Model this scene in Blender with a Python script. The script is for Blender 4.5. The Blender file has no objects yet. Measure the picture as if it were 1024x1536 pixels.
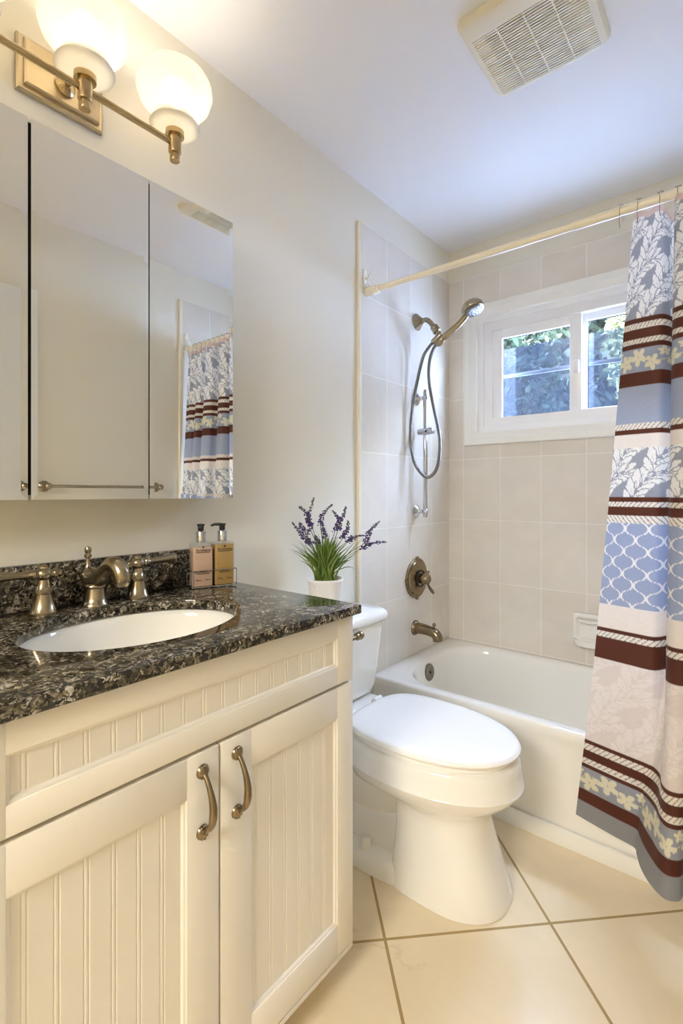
import bpy, bmesh, math, random
import numpy as np
from mathutils import Vector, Matrix
random.seed(7); np.random.seed(7)
PI = math.pi
S = bpy.context.scene
COL = S.collection

# ------------------------------------------------------------------ camera, world, lights, exposure
cam_d = bpy.data.cameras.new('camera'); cam = bpy.data.objects.new('camera', cam_d); COL.objects.link(cam)
cam.location = (1.258, 0, 1.15); cam.rotation_euler = (PI/2, 0, math.radians(39.5))
cam_d.sensor_fit = 'HORIZONTAL'; cam_d.sensor_width = 36.0; cam_d.lens = 745/1024*36
cam_d.shift_y = (739-768)/1024; cam_d.clip_start = 0.02
S.camera = cam
S.view_settings.view_transform = 'Standard'; S.view_settings.look = 'None'
S.view_settings.gamma = 1.0; S.view_settings.use_curve_mapping = False
S.view_settings.exposure = 2.12
S.render.film_transparent = False
try:
    S.cycles.use_denoising = True; S.cycles.max_bounces = 14; S.cycles.diffuse_bounces = 8
    S.cycles.transparent_max_bounces = 16; S.cycles.glossy_bounces = 6
    S.cycles.sample_clamp_indirect = 6.0; S.cycles.caustics_reflective = False; S.cycles.caustics_refractive = False
except Exception: pass
W = bpy.data.worlds.new('sky'); S.world = W; W.use_nodes = True
bg = W.node_tree.nodes['Background']; bg.inputs[0].default_value = (0.62, 0.74, 1.0, 1); bg.inputs[1].default_value = 38.0

def area(name, loc, target, sx, sy, power, col, portal=False):
    l = bpy.data.lights.new(name, 'AREA'); l.shape = 'RECTANGLE'; l.size = sx; l.size_y = sy
    l.energy = power; l.color = col
    o = bpy.data.objects.new(name, l); COL.objects.link(o); o.location = loc
    o.rotation_euler = (Vector(target)-Vector(loc)).to_track_quat('-Z', 'Y').to_euler()
    if portal: l.cycles.is_portal = True
    return o
area('window_portal', (0.645, 2.60, 1.75), (0.645, 0, 1.75), 1.0, 0.62, 1, (1, 1, 1), portal=True)
area('added_fill_light', (1.0, -1.55, 2.3), (0.85, 1.4, 0.9), 0.9, 0.9, 22, (1.0, 0.97, 0.92))  # fill light added behind the camera, no such lamp is known
sun_d = bpy.data.lights.new('sun', 'SUN'); sun_d.energy = 400; sun_d.angle = .02; sun_d.color = (1, .97, .93)
sun = bpy.data.objects.new('sun', sun_d); COL.objects.link(sun); sun.rotation_euler = Vector((-.45, -.10, .9)).to_track_quat('Z', 'Y').to_euler()
LAMP_BULB = 10.5          # emission of the vanity bulbs

# ------------------------------------------------------------------ materials
def srgb(r, g, b):
    f = lambda c: (c/255/12.92) if c/255 <= .04045 else ((c/255+.055)/1.055)**2.4
    return (f(r), f(g), f(b), 1.0)
class NT:
    def __init__(s, name):
        s.m = bpy.data.materials.new(name); s.m.use_nodes = True
        s.t = s.m.node_tree; s.n = s.t.nodes; s.p = s.n['Principled BSDF']; s.out = s.n['Material Output']
    def add(s, typ, **kw):
        n = s.n.new(typ)
        for k, v in kw.items(): setattr(n, k, v)
        return n
    def link(s, a, b): s.t.links.new(a, b)
    def coords(s, kind='Object'): return s.add('ShaderNodeTexCoord').outputs[kind]
    def noise(s, vec, scale, detail=4, rough=.55, dist=0):
        n = s.add('ShaderNodeTexNoise'); n.inputs['Scale'].default_value = scale; n.inputs['Detail'].default_value = detail
        n.inputs['Roughness'].default_value = rough; n.inputs['Distortion'].default_value = dist
        s.link(vec, n.inputs['Vector']); return n
    def ramp(s, fac, stops, interp='LINEAR'):
        r = s.add('ShaderNodeValToRGB'); r.color_ramp.interpolation = interp
        e = r.color_ramp.elements
        while len(e) < len(stops): e.new(0.5)
        for i, (p, c) in enumerate(stops): e[i].position = p; e[i].color = c
        s.link(fac, r.inputs[0]); return r.outputs[0]
    def mix(s, fac, a, b, blend='MIX'):
        n = s.add('ShaderNodeMix', data_type='RGBA', blend_type=blend)
        for inp, v in ((n.inputs[0], fac), (n.inputs[6], a), (n.inputs[7], b)):
            if hasattr(v, 'links') or isinstance(v, bpy.types.NodeSocket): s.link(v, inp)
            else: inp.default_value = v
        return n.outputs[2]
    def bump(s, h, strength=.2, dist=.002):
        b = s.add('ShaderNodeBump'); b.inputs['Strength'].default_value = strength; b.inputs['Distance'].default_value = dist
        s.link(h, b.inputs['Height']); s.link(b.outputs[0], s.p.inputs['Normal'])
    def set(s, **kw):
        for k, v in kw.items():
            k = {'base': 'Base Color', 'rough': 'Roughness', 'metal': 'Metallic', 'coat': 'Coat Weight', 'spec': 'Specular IOR Level', 'trans': 'Transmission Weight', 'ior': 'IOR', 'sheen': 'Sheen Weight', 'sss': 'Subsurface Weight'}[k]
            if isinstance(v, bpy.types.NodeSocket): s.link(v, s.p.inputs[k])
            else: s.p.inputs[k].default_value = v
        return s
def simple(name, col, rough=.4, metal=0., var=.03, scale=30, **kw):
    t = NT(name); n = t.noise(t.coords(), scale, 3)
    c2 = tuple(min(1, c*(1-var)) for c in col[:3])+(1,)
    t.set(base=t.mix(n.outputs[0], col, c2), rough=rough, metal=metal, **kw)
    return t.m
M = {}
def wall_paint(name, col, rough=.55, var=.03):
    t = NT(name); co = t.coords(); n = t.noise(co, 1.3, 3); n2 = t.noise(co, 180, 2)
    c2 = tuple(c*(1-var) for c in col[:3])+(1,)
    t.set(base=t.mix(n.outputs[0], col, c2), rough=rough, spec=.3); t.bump(n2.outputs[0], .08, .001)
    return t.m
M['wall'] = wall_paint('wall_paint', srgb(230, 224, 208), .5)
M['ceil'] = wall_paint('ceiling_paint', srgb(234, 233, 232), .7)
M['porcelain'] = simple('porcelain', srgb(238, 235, 226), .06, var=.01, coat=.5)
M['tub'] = simple('tub_enamel', srgb(240, 237, 229), .10, var=.01, coat=.3)
M['plastic_white'] = simple('white_plastic', srgb(236, 231, 218), .3, var=.02)
M['seat'] = simple('seat_plastic', srgb(244, 241, 234), .13, var=.01)
M['vinyl'] = simple('window_vinyl', srgb(243, 242, 240), .28, var=.02)
M['trim'] = simple('painted_trim', srgb(238, 236, 228), .3, var=.02)
M['cabinet'] = simple('cabinet_paint', srgb(228, 222, 208), .33, var=.03, scale=6)
M['dark_gap'] = simple('dark_interior', srgb(28, 25, 20), .8)
M['rod'] = simple('rod_enamel', srgb(238, 229, 206), .25, var=.03)
M['vent'] = simple('vent_plastic', srgb(231, 225, 205), .4, var=.02)
M['vent_shade'] = simple('vent_shade', srgb(52, 42, 22), .9)
M['brass'] = simple('brushed_gold_nickel', srgb(196, 172, 130), .27, 1.0, .15, 90)
M['nickel'] = simple('brushed_nickel', srgb(172, 158, 132), .24, 1.0, .2, 60)
M['chrome'] = simple('chrome', srgb(205, 205, 208), .08, 1.0, .05)
M['antique'] = simple('antique_brass', srgb(152, 134, 106), .26, 1.0, .3, 60)
M['steel_hose'] = None
M['grey_metal'] = simple('grey_metal', srgb(138, 134, 126), .3, 1.0, .1)
M['mirror'] = simple('mirror_glass', (0.955, 0.955, 0.92, 1), 0.0, 1.0, .0)
M['mirror_edge'] = simple('mirror_bevel', (0.74, 0.78, 0.74, 1), 0.03, 1.0, .0)
M['black'] = simple('black_plastic', srgb(22, 20, 18), .3)
M['soil'] = simple('dark_moss', srgb(30, 30, 18), .9, var=.5)
M['stem'] = simple('plant_stem', srgb(92, 112, 58), .6, var=.3)
M['purple'] = simple('lavender_purple', srgb(104, 76, 140), .7, var=.6, scale=260)
M['bud'] = simple('bud_grey_green', srgb(98, 104, 84), .7, var=.4, scale=200)
M['ink'] = simple('black_ink', srgb(45, 35, 26), .5)
M['string'] = simple('white_string', srgb(238, 234, 226), .6)
M['bark'] = simple('tree_bark', srgb(70, 62, 50), .9, var=.5)
M['curtain_header'] = None

def m_hose():
    t = NT('ribbed_hose'); w = t.add('ShaderNodeTexWave', wave_type='BANDS', bands_direction='Z'); w.inputs['Scale'].default_value = 110
    t.link(t.coords(), w.inputs['Vector'])
    t.set(base=t.ramp(w.outputs[0], [(0, srgb(92, 90, 88)), (1, srgb(165, 160, 152))]), rough=.25, metal=1.0); t.bump(w.outputs[0], .5, .002)
    return t.m
M['steel_hose'] = m_hose()

def tiles(name, ax, off, size, c1, c2, grout, mortar, rough, rot=0, vein=None, bumpd=.0015):
    """square-laid tiles: ax picks the two object axes, off the grout crossing, size the pitch"""
    t = NT(name); co = t.coords(); sp = t.add('ShaderNodeSeparateXYZ'); t.link(co, sp.inputs[0])
    cb = t.add('ShaderNodeCombineXYZ'); t.link(sp.outputs[ax[0]], cb.inputs[0]); t.link(sp.outputs[ax[1]], cb.inputs[1])
    mp = t.add('ShaderNodeMapping', vector_type='TEXTURE'); mp.inputs['Location'].default_value = (off[0], off[1], 0); mp.inputs['Rotation'].default_value = (0, 0, rot)
    t.link(cb.outputs[0], mp.inputs[0])
    b = t.add('ShaderNodeTexBrick', offset=0.0, squash=1.0)
    b.inputs['Scale'].default_value = 1.0; b.inputs['Brick Width'].default_value = size[0]; b.inputs['Row Height'].default_value = size[1]
    b.inputs['Mortar Size'].default_value = mortar; b.inputs['Mortar Smooth'].default_value = .3; b.inputs['Bias'].default_value = 0
    b.inputs['Color1'].default_value = c1; b.inputs['Color2'].default_value = c2; b.inputs['Mortar'].default_value = grout
    t.link(mp.outputs[0], b.inputs['Vector'])
    n = t.noise(co, 3.5, 6, .6, 1.5)
    col = t.mix(.55, b.outputs['Color'], t.ramp(n.outputs[0], [(.3, (.86, .85, .83, 1)), (.7, (1, 1, 1, 1))]), 'MULTIPLY')
    if vein:
        v = t.noise(co, 2.3, 5, .55, 1.2)
        line = t.ramp(v.outputs[0], [(.488, (0, 0, 0, 1)), (.5, (1, 1, 1, 1)), (.512, (0, 0, 0, 1))])
        v2 = t.noise(co, 1.1, 2)
        lm = t.add('ShaderNodeMath', operation='MULTIPLY'); t.link(line, lm.inputs[0]); t.link(t.ramp(v2.outputs[0], [(.5, (0, 0, 0, 1)), (.65, (.6, .6, .6, 1))]), lm.inputs[1])
        col = t.mix(lm.outputs[0], col, vein)
        col = t.mix(b.outputs['Fac'], col, grout)
    rr = t.add('ShaderNodeMapRange'); rr.inputs[3].default_value = rough; rr.inputs[4].default_value = .6
    t.link(b.outputs['Fac'], rr.inputs[0])
    t.set(base=col, rough=rr.outputs[0], spec=.2)
    inv = t.add('ShaderNodeMath', operation='SUBTRACT'); inv.inputs[0].default_value = 1; t.link(b.outputs['Fac'], inv.inputs[1])
    ad = t.add('ShaderNodeMath', operation='ADD'); t.link(inv.outputs[0], ad.inputs[0])
    n3 = t.noise(co, 14, 3); ml = t.add('ShaderNodeMath', operation='MULTIPLY'); ml.inputs[1].default_value = .25; t.link(n3.outputs[0], ml.inputs[0]); t.link(ml.outputs[0], ad.inputs[1])
    t.bump(ad.outputs[0], .35, bumpd)
    return t.m
TA, TB, TG = srgb(230, 223, 211), srgb(225, 217, 204), srgb(241, 237, 228)
M['tile_side'] = tiles('wall_tile_side', (1, 2), (1.835, 0.664), (0.2, 0.3285), TA, TB, TG, .0022, .15)
M['tile_back'] = tiles('wall_tile_back', (0, 2), (0.091, 0.695), (0.199, 0.315), TA, TB, TG, .0022, .13)
M['floor'] = tiles('floor_tile', (0, 1), (0.531, 1.058), (0.448, 0.448), srgb(233, 217, 186), srgb(230, 213, 181), srgb(168, 143, 96), .0042, .22, rot=math.radians(45.6), vein=srgb(196, 170, 128))

def m_granite():
    t = NT('granite'); co = t.coords()
    n = t.noise(co, 60, 3); ofs = t.mix(.018, co, n.outputs['Color'], 'LINEAR_LIGHT')
    v = t.add('ShaderNodeTexVoronoi', feature='F1'); v.inputs['Scale'].default_value = 185; t.link(ofs, v.inputs['Vector'])
    bw = t.add('ShaderNodeRGBToBW'); t.link(v.outputs['Color'], bw.inputs[0])
    big = t.noise(co, 26, 4, .6)
    ad = t.add('ShaderNodeMath', operation='ADD'); t.link(bw.outputs[0], ad.inputs[0])
    sc = t.add('ShaderNodeMath', operation='MULTIPLY_ADD'); sc.inputs[1].default_value = 1.1; sc.inputs[2].default_value = -.55; t.link(big.outputs[0], sc.inputs[0]); t.link(sc.outputs[0], ad.inputs[1])
    c = t.ramp(ad.outputs[0], [(0, srgb(18, 16, 13)), (.36, srgb(36, 32, 24)), (.50, srgb(66, 58, 43)), (.62, srgb(92, 83, 64)), (.76, srgb(124, 115, 95)), (.92, srgb(178, 171, 156))])
    t.set(base=c, rough=.07, spec=.55)
    return t.m
M['granite'] = m_granite()
def m_shade():
    t = NT('frosted_shade'); t.n.remove(t.p)
    a = t.add('ShaderNodeBsdfTranslucent'); a.inputs[0].default_value = (.50, .47, .41, 1)
    b = t.add('ShaderNodeBsdfTransparent'); b.inputs[0].default_value = (1, .97, .9, 1)
    c = t.add('ShaderNodeBsdfPrincipled'); c.inputs['Base Color'].default_value = (.9, .88, .82, 1); c.inputs['Roughness'].default_value = .25
    n = t.noise(t.coords(), 14, 4, .6, 2)
    m1 = t.add('ShaderNodeMixShader'); m2 = t.add('ShaderNodeMixShader'); m2.inputs[0].default_value = .3
    t.link(t.ramp(n.outputs[0], [(.35, (.10, .10, .10, 1)), (.7, (.20, .20, .20, 1))]), m1.inputs[0])
    t.link(a.outputs[0], m1.inputs[1]); t.link(b.outputs[0], m1.inputs[2])
    t.link(m1.outputs[0], m2.inputs[1]); t.link(c.outputs[0], m2.inputs[2]); t.link(m2.outputs[0], t.out.inputs[0])
    return t.m
M['shade'] = m_shade()
def m_emit(name, col, s):
    t = NT(name); t.n.remove(t.p); e = t.add('ShaderNodeEmission'); e.inputs[0].default_value = col; e.inputs[1].default_value = s
    t.link(e.outputs[0], t.out.inputs[0]); return t.m
M['bulb'] = m_emit('lit_bulb', (1.0, .91, .78, 1), LAMP_BULB)
def m_glass(name, tint, gl=.1, haze=None, hz=0.):
    t = NT(name); t.n.remove(t.p)
    a = t.add('ShaderNodeBsdfTransparent'); a.inputs[0].default_value = tint
    g = t.add('ShaderNodeBsdfGlossy'); g.inputs['Roughness'].default_value = .01
    lw = t.add('ShaderNodeLayerWeight'); pw = t.add('ShaderNodeMath', operation='POWER'); t.link(lw.outputs['Facing'], pw.inputs[0]); pw.inputs[1].default_value = 4.5
    f = t.add('ShaderNodeMath', operation='MULTIPLY_ADD'); f.inputs[1].default_value = .8; f.inputs[2].default_value = .045; t.link(pw.outputs[0], f.inputs[0])
    m = t.add('ShaderNodeMixShader'); t.link(f.outputs[0], m.inputs[0]); t.link(a.outputs[0], m.inputs[1]); t.link(g.outputs[0], m.inputs[2])
    res = m.outputs[0]
    if haze:
        co = t.coords(); n = t.noise(co, 9, 6, .7, 1); n2 = t.noise(co, 160, 3, .7)
        mm = t.add('ShaderNodeMath', operation='MULTIPLY'); t.link(n.outputs[0], mm.inputs[0]); t.link(n2.outputs[0], mm.inputs[1])
        k = t.add('ShaderNodeMath', operation='MULTIPLY'); t.link(mm.outputs[0], k.inputs[0]); k.inputs[1].default_value = hz*4
        k.use_clamp = True
        d = t.add('ShaderNodeBsdfDiffuse'); d.inputs[0].default_value = haze
        tr = t.add('ShaderNodeBsdfTranslucent'); tr.inputs[0].default_value = haze
        dm = t.add('ShaderNodeMixShader'); t.link(d.outputs[0], dm.inputs[1]); t.link(tr.outputs[0], dm.inputs[2])
        m3 = t.add('ShaderNodeMixShader'); t.link(k.outputs[0], m3.inputs[0]); t.link(res, m3.inputs[1]); t.link(dm.outputs[0], m3.inputs[2]); res = m3.outputs[0]
    t.link(res, t.out.inputs[0]); return t.m
M['glass'] = m_glass('window_glass', (.93, .96, .96, 1))
M['screen'] = m_glass('dusty_screen', (.55, .60, .70, 1), haze=(.026, .031, .043, 1), hz=.16)
def m_liquid(name, c, tr):
    t = NT(name); n = t.noise(t.coords(), 12, 2)
    t.set(base=t.mix(n.outputs[0], c, tuple(x*.9 for x in c[:3])+(1,)), rough=.12, spec=.5, sss=.0, trans=tr, coat=.5); return t.m
M['pink'] = m_liquid('pink_lotion', srgb(228, 192, 168), 0)
M['amber'] = m_liquid('amber_soap', srgb(206, 168, 104), .12)
M['clear'] = m_glass('clear_plastic', (.95, .95, .93, 1))
def m_pot():
    t = NT('pot_whitewash'); n = t.noise(t.coords(), 45, 6, .7, .6)
    t.set(base=t.ramp(n.outputs[0], [(.0, srgb(120, 112, 100)), (.3, srgb(150, 145, 135)), (.36, srgb(238, 232, 222)), (1, srgb(244, 240, 232))]), rough=.6); t.bump(n.outputs[0], .2, .001); return t.m
M['pot'] = m_pot()
def m_leaf(name, a, b):
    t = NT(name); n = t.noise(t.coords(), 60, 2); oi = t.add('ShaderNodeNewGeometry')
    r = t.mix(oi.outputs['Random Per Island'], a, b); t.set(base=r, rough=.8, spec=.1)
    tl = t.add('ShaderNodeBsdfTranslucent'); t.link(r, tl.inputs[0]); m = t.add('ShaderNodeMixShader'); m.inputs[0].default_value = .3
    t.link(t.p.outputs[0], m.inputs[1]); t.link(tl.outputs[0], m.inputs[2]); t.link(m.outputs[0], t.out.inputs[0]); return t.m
M['grass'] = m_leaf('grass_blade', srgb(70, 98, 34), srgb(152, 170, 88))
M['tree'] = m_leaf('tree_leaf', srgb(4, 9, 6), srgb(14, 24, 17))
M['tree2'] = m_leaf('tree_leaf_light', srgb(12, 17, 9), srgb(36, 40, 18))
M['bounce_ground'] = simple('pale_bounce_ground', srgb(200, 204, 212), .9, var=.15, scale=8)  # pale tone chosen so the unseen ground bounces daylight upward
def m_cloth():
    t = NT('printed_cloth'); a = t.add('ShaderNodeVertexColor', layer_name='print')
    co = t.coords('UV'); mp = t.add('ShaderNodeMapping'); mp.inputs['Scale'].default_value = (60, 900, 1); t.link(co, mp.inputs[0])
    n = t.noise(mp.outputs[0], 1, 2)
    c = t.mix(.5, a.outputs[0], t.ramp(n.outputs[0], [(.3, (.80, .80, .80, 1)), (.7, (1.0, 1.0, 1.0, 1))]), 'MULTIPLY')
    t.set(base=c, rough=.55, sheen=.1, spec=.3)
    tl = t.add('ShaderNodeBsdfTranslucent'); t.link(c, tl.inputs[0]); m = t.add('ShaderNodeMixShader'); m.inputs[0].default_value = .35
    t.link(t.p.outputs[0], m.inputs[1]); t.link(tl.outputs[0], m.inputs[2]); t.link(m.outputs[0], t.out.inputs[0]); return t.m
M['cloth'] = m_cloth()

# ------------------------------------------------------------------ mesh helpers
def BM(): return bmesh.new()
def box(bm, x0, x1, y0, y1, z0, z1, bev=0, seg=2):
    r = bmesh.ops.create_cube(bm, size=1)
    vs = r['verts']
    for v in vs: v.co = Vector(((x0+x1)/2+v.co.x*(x1-x0), (y0+y1)/2+v.co.y*(y1-y0), (z0+z1)/2+v.co.z*(z1-z0)))
    if bev > 0:
        es = list({e for v in vs for e in v.link_edges})
        bmesh.ops.bevel(bm, geom=es, offset=bev, segments=seg, affect='EDGES', profile=.5)
    return bm
def loft(bm, rings, cap0=True, cap1=True, closed=True):
    vr = [[bm.verts.new(p) for p in r] for r in rings]
    n = len(vr[0])
    for a, b in zip(vr, vr[1:]):
        for i in range(n if closed else n-1):
            j = (i+1) % n
            try: bm.faces.new((a[i], a[j], b[j], b[i]))
            except ValueError: pass
    if cap0: bm.faces.new(list(reversed(vr[0])))
    if cap1: bm.faces.new(vr[-1])
    return bm
def frame_of(d):
    d = d.normalized(); u = Vector((0, 0, 1)) if abs(d.z) < .95 else Vector((1, 0, 0))
    a = d.cross(u).normalized(); return a, a.cross(d).normalized()
def lathe(bm, origin, axis, prof, n=32, cap0=True, cap1=True, sx=1.0):
    """prof = [(radius, distance along the axis)]"""
    o = Vector(origin); d = Vector(axis).normalized(); a, b = frame_of(d)
    rings = [[o+d*h+a*(math.cos(2*PI*k/n)*r*sx)+b*(math.sin(2*PI*k/n)*r) for k in range(n)] for r, h in prof]
    return loft(bm, rings, cap0, cap1)
def catmull(pts, sub=8):
    P = [Vector(p) for p in pts]; out = []
    for i in range(len(P)-1):
        p0 = P[max(i-1, 0)]; p1 = P[i]; p2 = P[i+1]; p3 = P[min(i+2, len(P)-1)]
        for k in range(sub):
            t = k/sub
            out.append(.5*((2*p1)+(p2-p0)*t+(2*p0-5*p1+4*p2-p3)*t*t+(3*p1-p0-3*p2+p3)*t**3))
    out.append(P[-1]); return out
def tube(bm, pts, rad, n=12, smooth=0, flat=1.0):
    P = catmull(pts, smooth) if smooth else [Vector(p) for p in pts]
    m = len(P)
    if not hasattr(rad, '__len__'): R = [rad]*m
    else:
        xs = np.linspace(0, 1, len(rad)); R = list(np.interp(np.linspace(0, 1, m), xs, rad))
    rings = []; a = None
    for i in range(m):
        d = (P[min(i+1, m-1)]-P[max(i-1, 0)])
        if d.length < 1e-9: d = Vector((0, 0, 1))
        d.normalize()
        if a is None: a, b = frame_of(d)
        else:
            a = (a-d*a.dot(d)).normalized(); b = a.cross(d).normalized()
        rings.append([P[i]+a*(math.cos(2*PI*k/n)*R[i])+b*(math.sin(2*PI*k/n)*R[i]*flat) for k in range(n)])
    return loft(bm, rings)
def sphere(bm, c, r, u=20, v=12, s=(1, 1, 1)):
    res = bmesh.ops.create_uvsphere(bm, u_segments=u, v_segments=v, radius=r)
    for vt in res['verts']: vt.co = Vector((vt.co.x*s[0], vt.co.y*s[1], vt.co.z*s[2]))+Vector(c)
    return bm
def torus(bm, c, axis, R, r, n=28, m=8):
    o = Vector(c); d = Vector(axis).normalized(); a, b = frame_of(d)
    rings = []
    for i in range(n+1):
        t = 2*PI*i/n; e = a*math.cos(t)+b*math.sin(t)
        rings.append([o+e*(R+r*math.cos(2*PI*k/m))+d*(r*math.sin(2*PI*k/m)) for k in range(m)])
    return loft(bm, rings, False, False)
ROOTLOC = {}
def rootloc(o):
    while o.parent: o = o.parent
    return ROOTLOC.get(o.name, Vector((0, 0, 0)))
def obj(name, bm, mat, parent=None, angle=40, mats=None):
    bmesh.ops.remove_doubles(bm, verts=bm.verts, dist=1e-6)
    bmesh.ops.recalc_face_normals(bm, faces=bm.faces)
    if parent is not None:
        l = rootloc(parent)
        if l.length: bmesh.ops.translate(bm, verts=bm.verts, vec=-l)
    me = bpy.data.meshes.new(name); bm.to_mesh(me); bm.free()
    for p in me.polygons: p.use_smooth = True
    me.set_sharp_from_angle(angle=math.radians(angle))
    for m in (mats or [mat]): me.materials.append(m)
    o = bpy.data.objects.new(name, me); COL.objects.link(o)
    if parent is not None: o.parent = parent
    return o
def tag(o, label, cat, group=None):
    o['label'] = label; o['category'] = cat
    if group: o['group'] = group
    return o
def thing(name, label, cat, loc=(0, 0, 0), group=None):
    o = bpy.data.objects.new(name, None); COL.objects.link(o); o.location = loc; o.empty_display_size = .05
    ROOTLOC[o.name] = Vector(loc); return tag(o, label, cat, group)
def copy_tree(o, parent=None):
    c = o.copy(); COL.objects.link(c)
    if parent: c.parent = parent
    for ch in list(o.children): copy_tree(ch, c)
    return c
def struct(name, bm, mat, parent=None, **kw):
    o = obj(name, bm, mat, parent, **kw)
    if parent is None: o['kind'] = 'structure'
    return o
def text_mesh(name, body, size, mat, parent, loc, xdir, up, align='CENTER', extrude=.0003):
    cu = bpy.data.curves.new(name, 'FONT'); cu.body = body; cu.size = size; cu.align_x = align; cu.extrude = extrude
    tmp = bpy.data.objects.new(name, cu); COL.objects.link(tmp)
    dg = bpy.context.evaluated_depsgraph_get(); me = bpy.data.meshes.new_from_object(tmp.evaluated_get(dg))
    COL.objects.unlink(tmp); bpy.data.objects.remove(tmp); bpy.data.curves.remove(cu)
    x = Vector(xdir).normalized(); y = Vector(up).normalized(); z = x.cross(y)
    mt = Matrix((x, y, z)).transposed().to_4x4(); mt.translation = Vector(loc)
    me.transform(mt); me.materials.clear(); me.materials.append(mat)
    o = bpy.data.objects.new(name, me); COL.objects.link(o); o.parent = parent; return o
def rrect(x0, x1, y0, y1, r, z, k=10):
    pts = []
    for cx, cy, a0 in ((x1-r, y1-r, 0), (x0+r, y1-r, PI/2), (x0+r, y0+r, PI), (x1-r, y0+r, 1.5*PI)):
        for i in range(k+1):
            a = a0+PI/2*i/k; pts.append((cx+r*math.cos(a), cy+r*math.sin(a), z))
    return pts

# ------------------------------------------------------------------ room shell
XW, YB, H, YF = 1.52, 2.4225, 2.44, -0.85
struct('floor', box(BM(), -.1, XW+.1, YF-.1, YB+.12, -.06, 0), M['floor'])
struct('ceiling', box(BM(), -.1, XW+.1, YF-.1, YB+.12, H, H+.06), M['ceil'])
wl = struct('wall_left', box(BM(), -.1, 0, YF, YB+.12, 0, H), M['wall'])
wr = struct('wall_right', box(BM(), XW, XW+.1, YF, YB+.12, 0, H), M['wall'])
WX0, WX1, WZ0, WZ1 = .165, 1.125, 1.455, 2.048
def holed(y0, y1, x0, x1, z0, z1):
    bm = BM()
    box(bm, x0, WX0, y0, y1, z0, z1); box(bm, WX1, x1, y0, y1, z0, z1)
    box(bm, WX0, WX1, y0, y1, z0, WZ0); box(bm, WX0, WX1, y0, y1, WZ1, z1); return bm
YT = YB-.0
wb = struct('wall_back', holed(YB+.008, YB+.12, 0, XW, 0, H), M['wall'])
bm = BM(); box(bm, 0, .55, YF-.1, YF, 0, H); box(bm, 1.45, XW, YF-.1, YF, 0, H); box(bm, .55, 1.45, YF-.1, YF, 2.05, H)
struct('wall_front', bm, M['wall'])
HY = -2.3      # invented unseen hallway behind the camera, closed to keep sky light out
bm = BM(); box(bm, -.7, -.6, HY, YF-.1, 0, H); box(bm, -.7, -.1, YF-.1, YF, 0, H); struct('wall_added_hall_left', bm, M['wall'])
bm = BM(); box(bm, 2.1, 2.2, HY, YF-.1, 0, H); box(bm, XW+.1, 2.2, YF-.1, YF, 0, H); struct('wall_added_hall_right', bm, M['wall'])
struct('wall_added_hall_end', box(BM(), -.7, 2.2, HY-.1, HY, 0, H), M['wall'])
struct('floor_added_hall', box(BM(), -.7, 2.2, HY-.1, YF-.1, -.06, 0), M['floor'])
struct('ceiling_added_hall', box(BM(), -.7, 2.2, HY-.1, YF-.1, H, H+.06), M['ceil'])
TZ = 2.272
struct('tile_panel', holed(YB, YB+.0085, .008, XW-.008, .36, TZ), M['tile_back'], wb)
struct('tile_panel', box(BM(), -.001, .008, 1.645, YB, 0.0, TZ), M['tile_side'], wl)
struct('tile_panel', box(BM(), XW-.008, XW+.001, 1.645, YB, 0.0, TZ), M['tile_side'], wr)
struct('tile_edge', box(BM(), -.001, .013, 1.622, 1.646, 0, TZ, .005, 3), M['rod'], wl)
struct('tile_edge', box(BM(), XW-.013, XW+.001, 1.622, 1.646, 0, TZ, .005, 3), M['rod'], wr)
bm = box(BM(), .0085, XW-.0085, 1.699, 1.715, 0, .055, .004); struct('trim_1', bm, M['trim'])

# window
win = bpy.data.objects.new('window_1', None); COL.objects.link(win); win['kind'] = 'structure'; win.location = (.645, YB, 1.45); ROOTLOC['window_1'] = Vector(win.location)
def rectframe(bm, x0, x1, z0, z1, w, y0, y1, bev=.002, wt=None, wb_=None):
    wt = wt or w; wb_ = wb_ or w
    box(bm, x0, x0+w, y0, y1, z0, z1, bev); box(bm, x1-w, x1, y0, y1, z0, z1, bev)
    box(bm, x0+w, x1-w, y0+.0004, y1-.0004, z0, z0+wb_, bev); box(bm, x0+w, x1-w, y0+.0004, y1-.0004, z1-wt, z1, bev); return bm
bm = BM()   # mitred casing with stepped profile
def casing(bm, x0, x1, z0, z1, prof):
    rings = []
    for inset, y in prof:
        rings.append([(x0+inset, y, z0+inset), (x1-inset, y, z0+inset), (x1-inset, y, z1-inset), (x0+inset, y, z1-inset)])
    loft(bm, rings, False, False)
casing(bm, .104, 1.187, 1.394, 2.110, [(0, YB), (0, YB-.018), (.004, YB-.021), (.030, YB-.021), (.034, YB-.017), (.050, YB-.015), (.056, YB-.012), (.063, YB-.011), (.063, YB+.02)])
struct('casing', bm, M['trim'], win, angle=25)
bm = BM(); casing(bm, .165, 1.126, 1.455, 2.049, [(0, YB-.004), (0.002, YB+.012), (.030, YB+.012), (.032, YB+.02), (.075, YB+.02), (.075, YB+.11)])
struct('window_frame', bm, M['vinyl'], win, angle=25)
s1 = struct('sash', rectframe(BM(), .236, .660, 1.490, 1.990, .052, YB+.028, YB+.052, .003, wb_=.040, wt=.062), M['vinyl'], win)
struct('glass_pane', box(BM(), .286, .622, YB+.0475, YB+.0505, 1.528, 1.930), M['glass'], s1)
struct('gasket_or_gap_shade', rectframe(BM(), .2865, .6095, 1.5285, 1.9295, .0042, YB+.044, YB+.0472, .0005), M['dark_gap'], s1)
s2 = struct('sash', rectframe(BM(),   .628, 1.060, 1.490, 1.990, .048, YB+.056, YB+.080, .003), M['vinyl'], win)
struct('glass_pane', box(BM(), .674, 1.014, YB+.0755, YB+.0785, 1.536, 1.945), M['glass'], s2)
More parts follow.
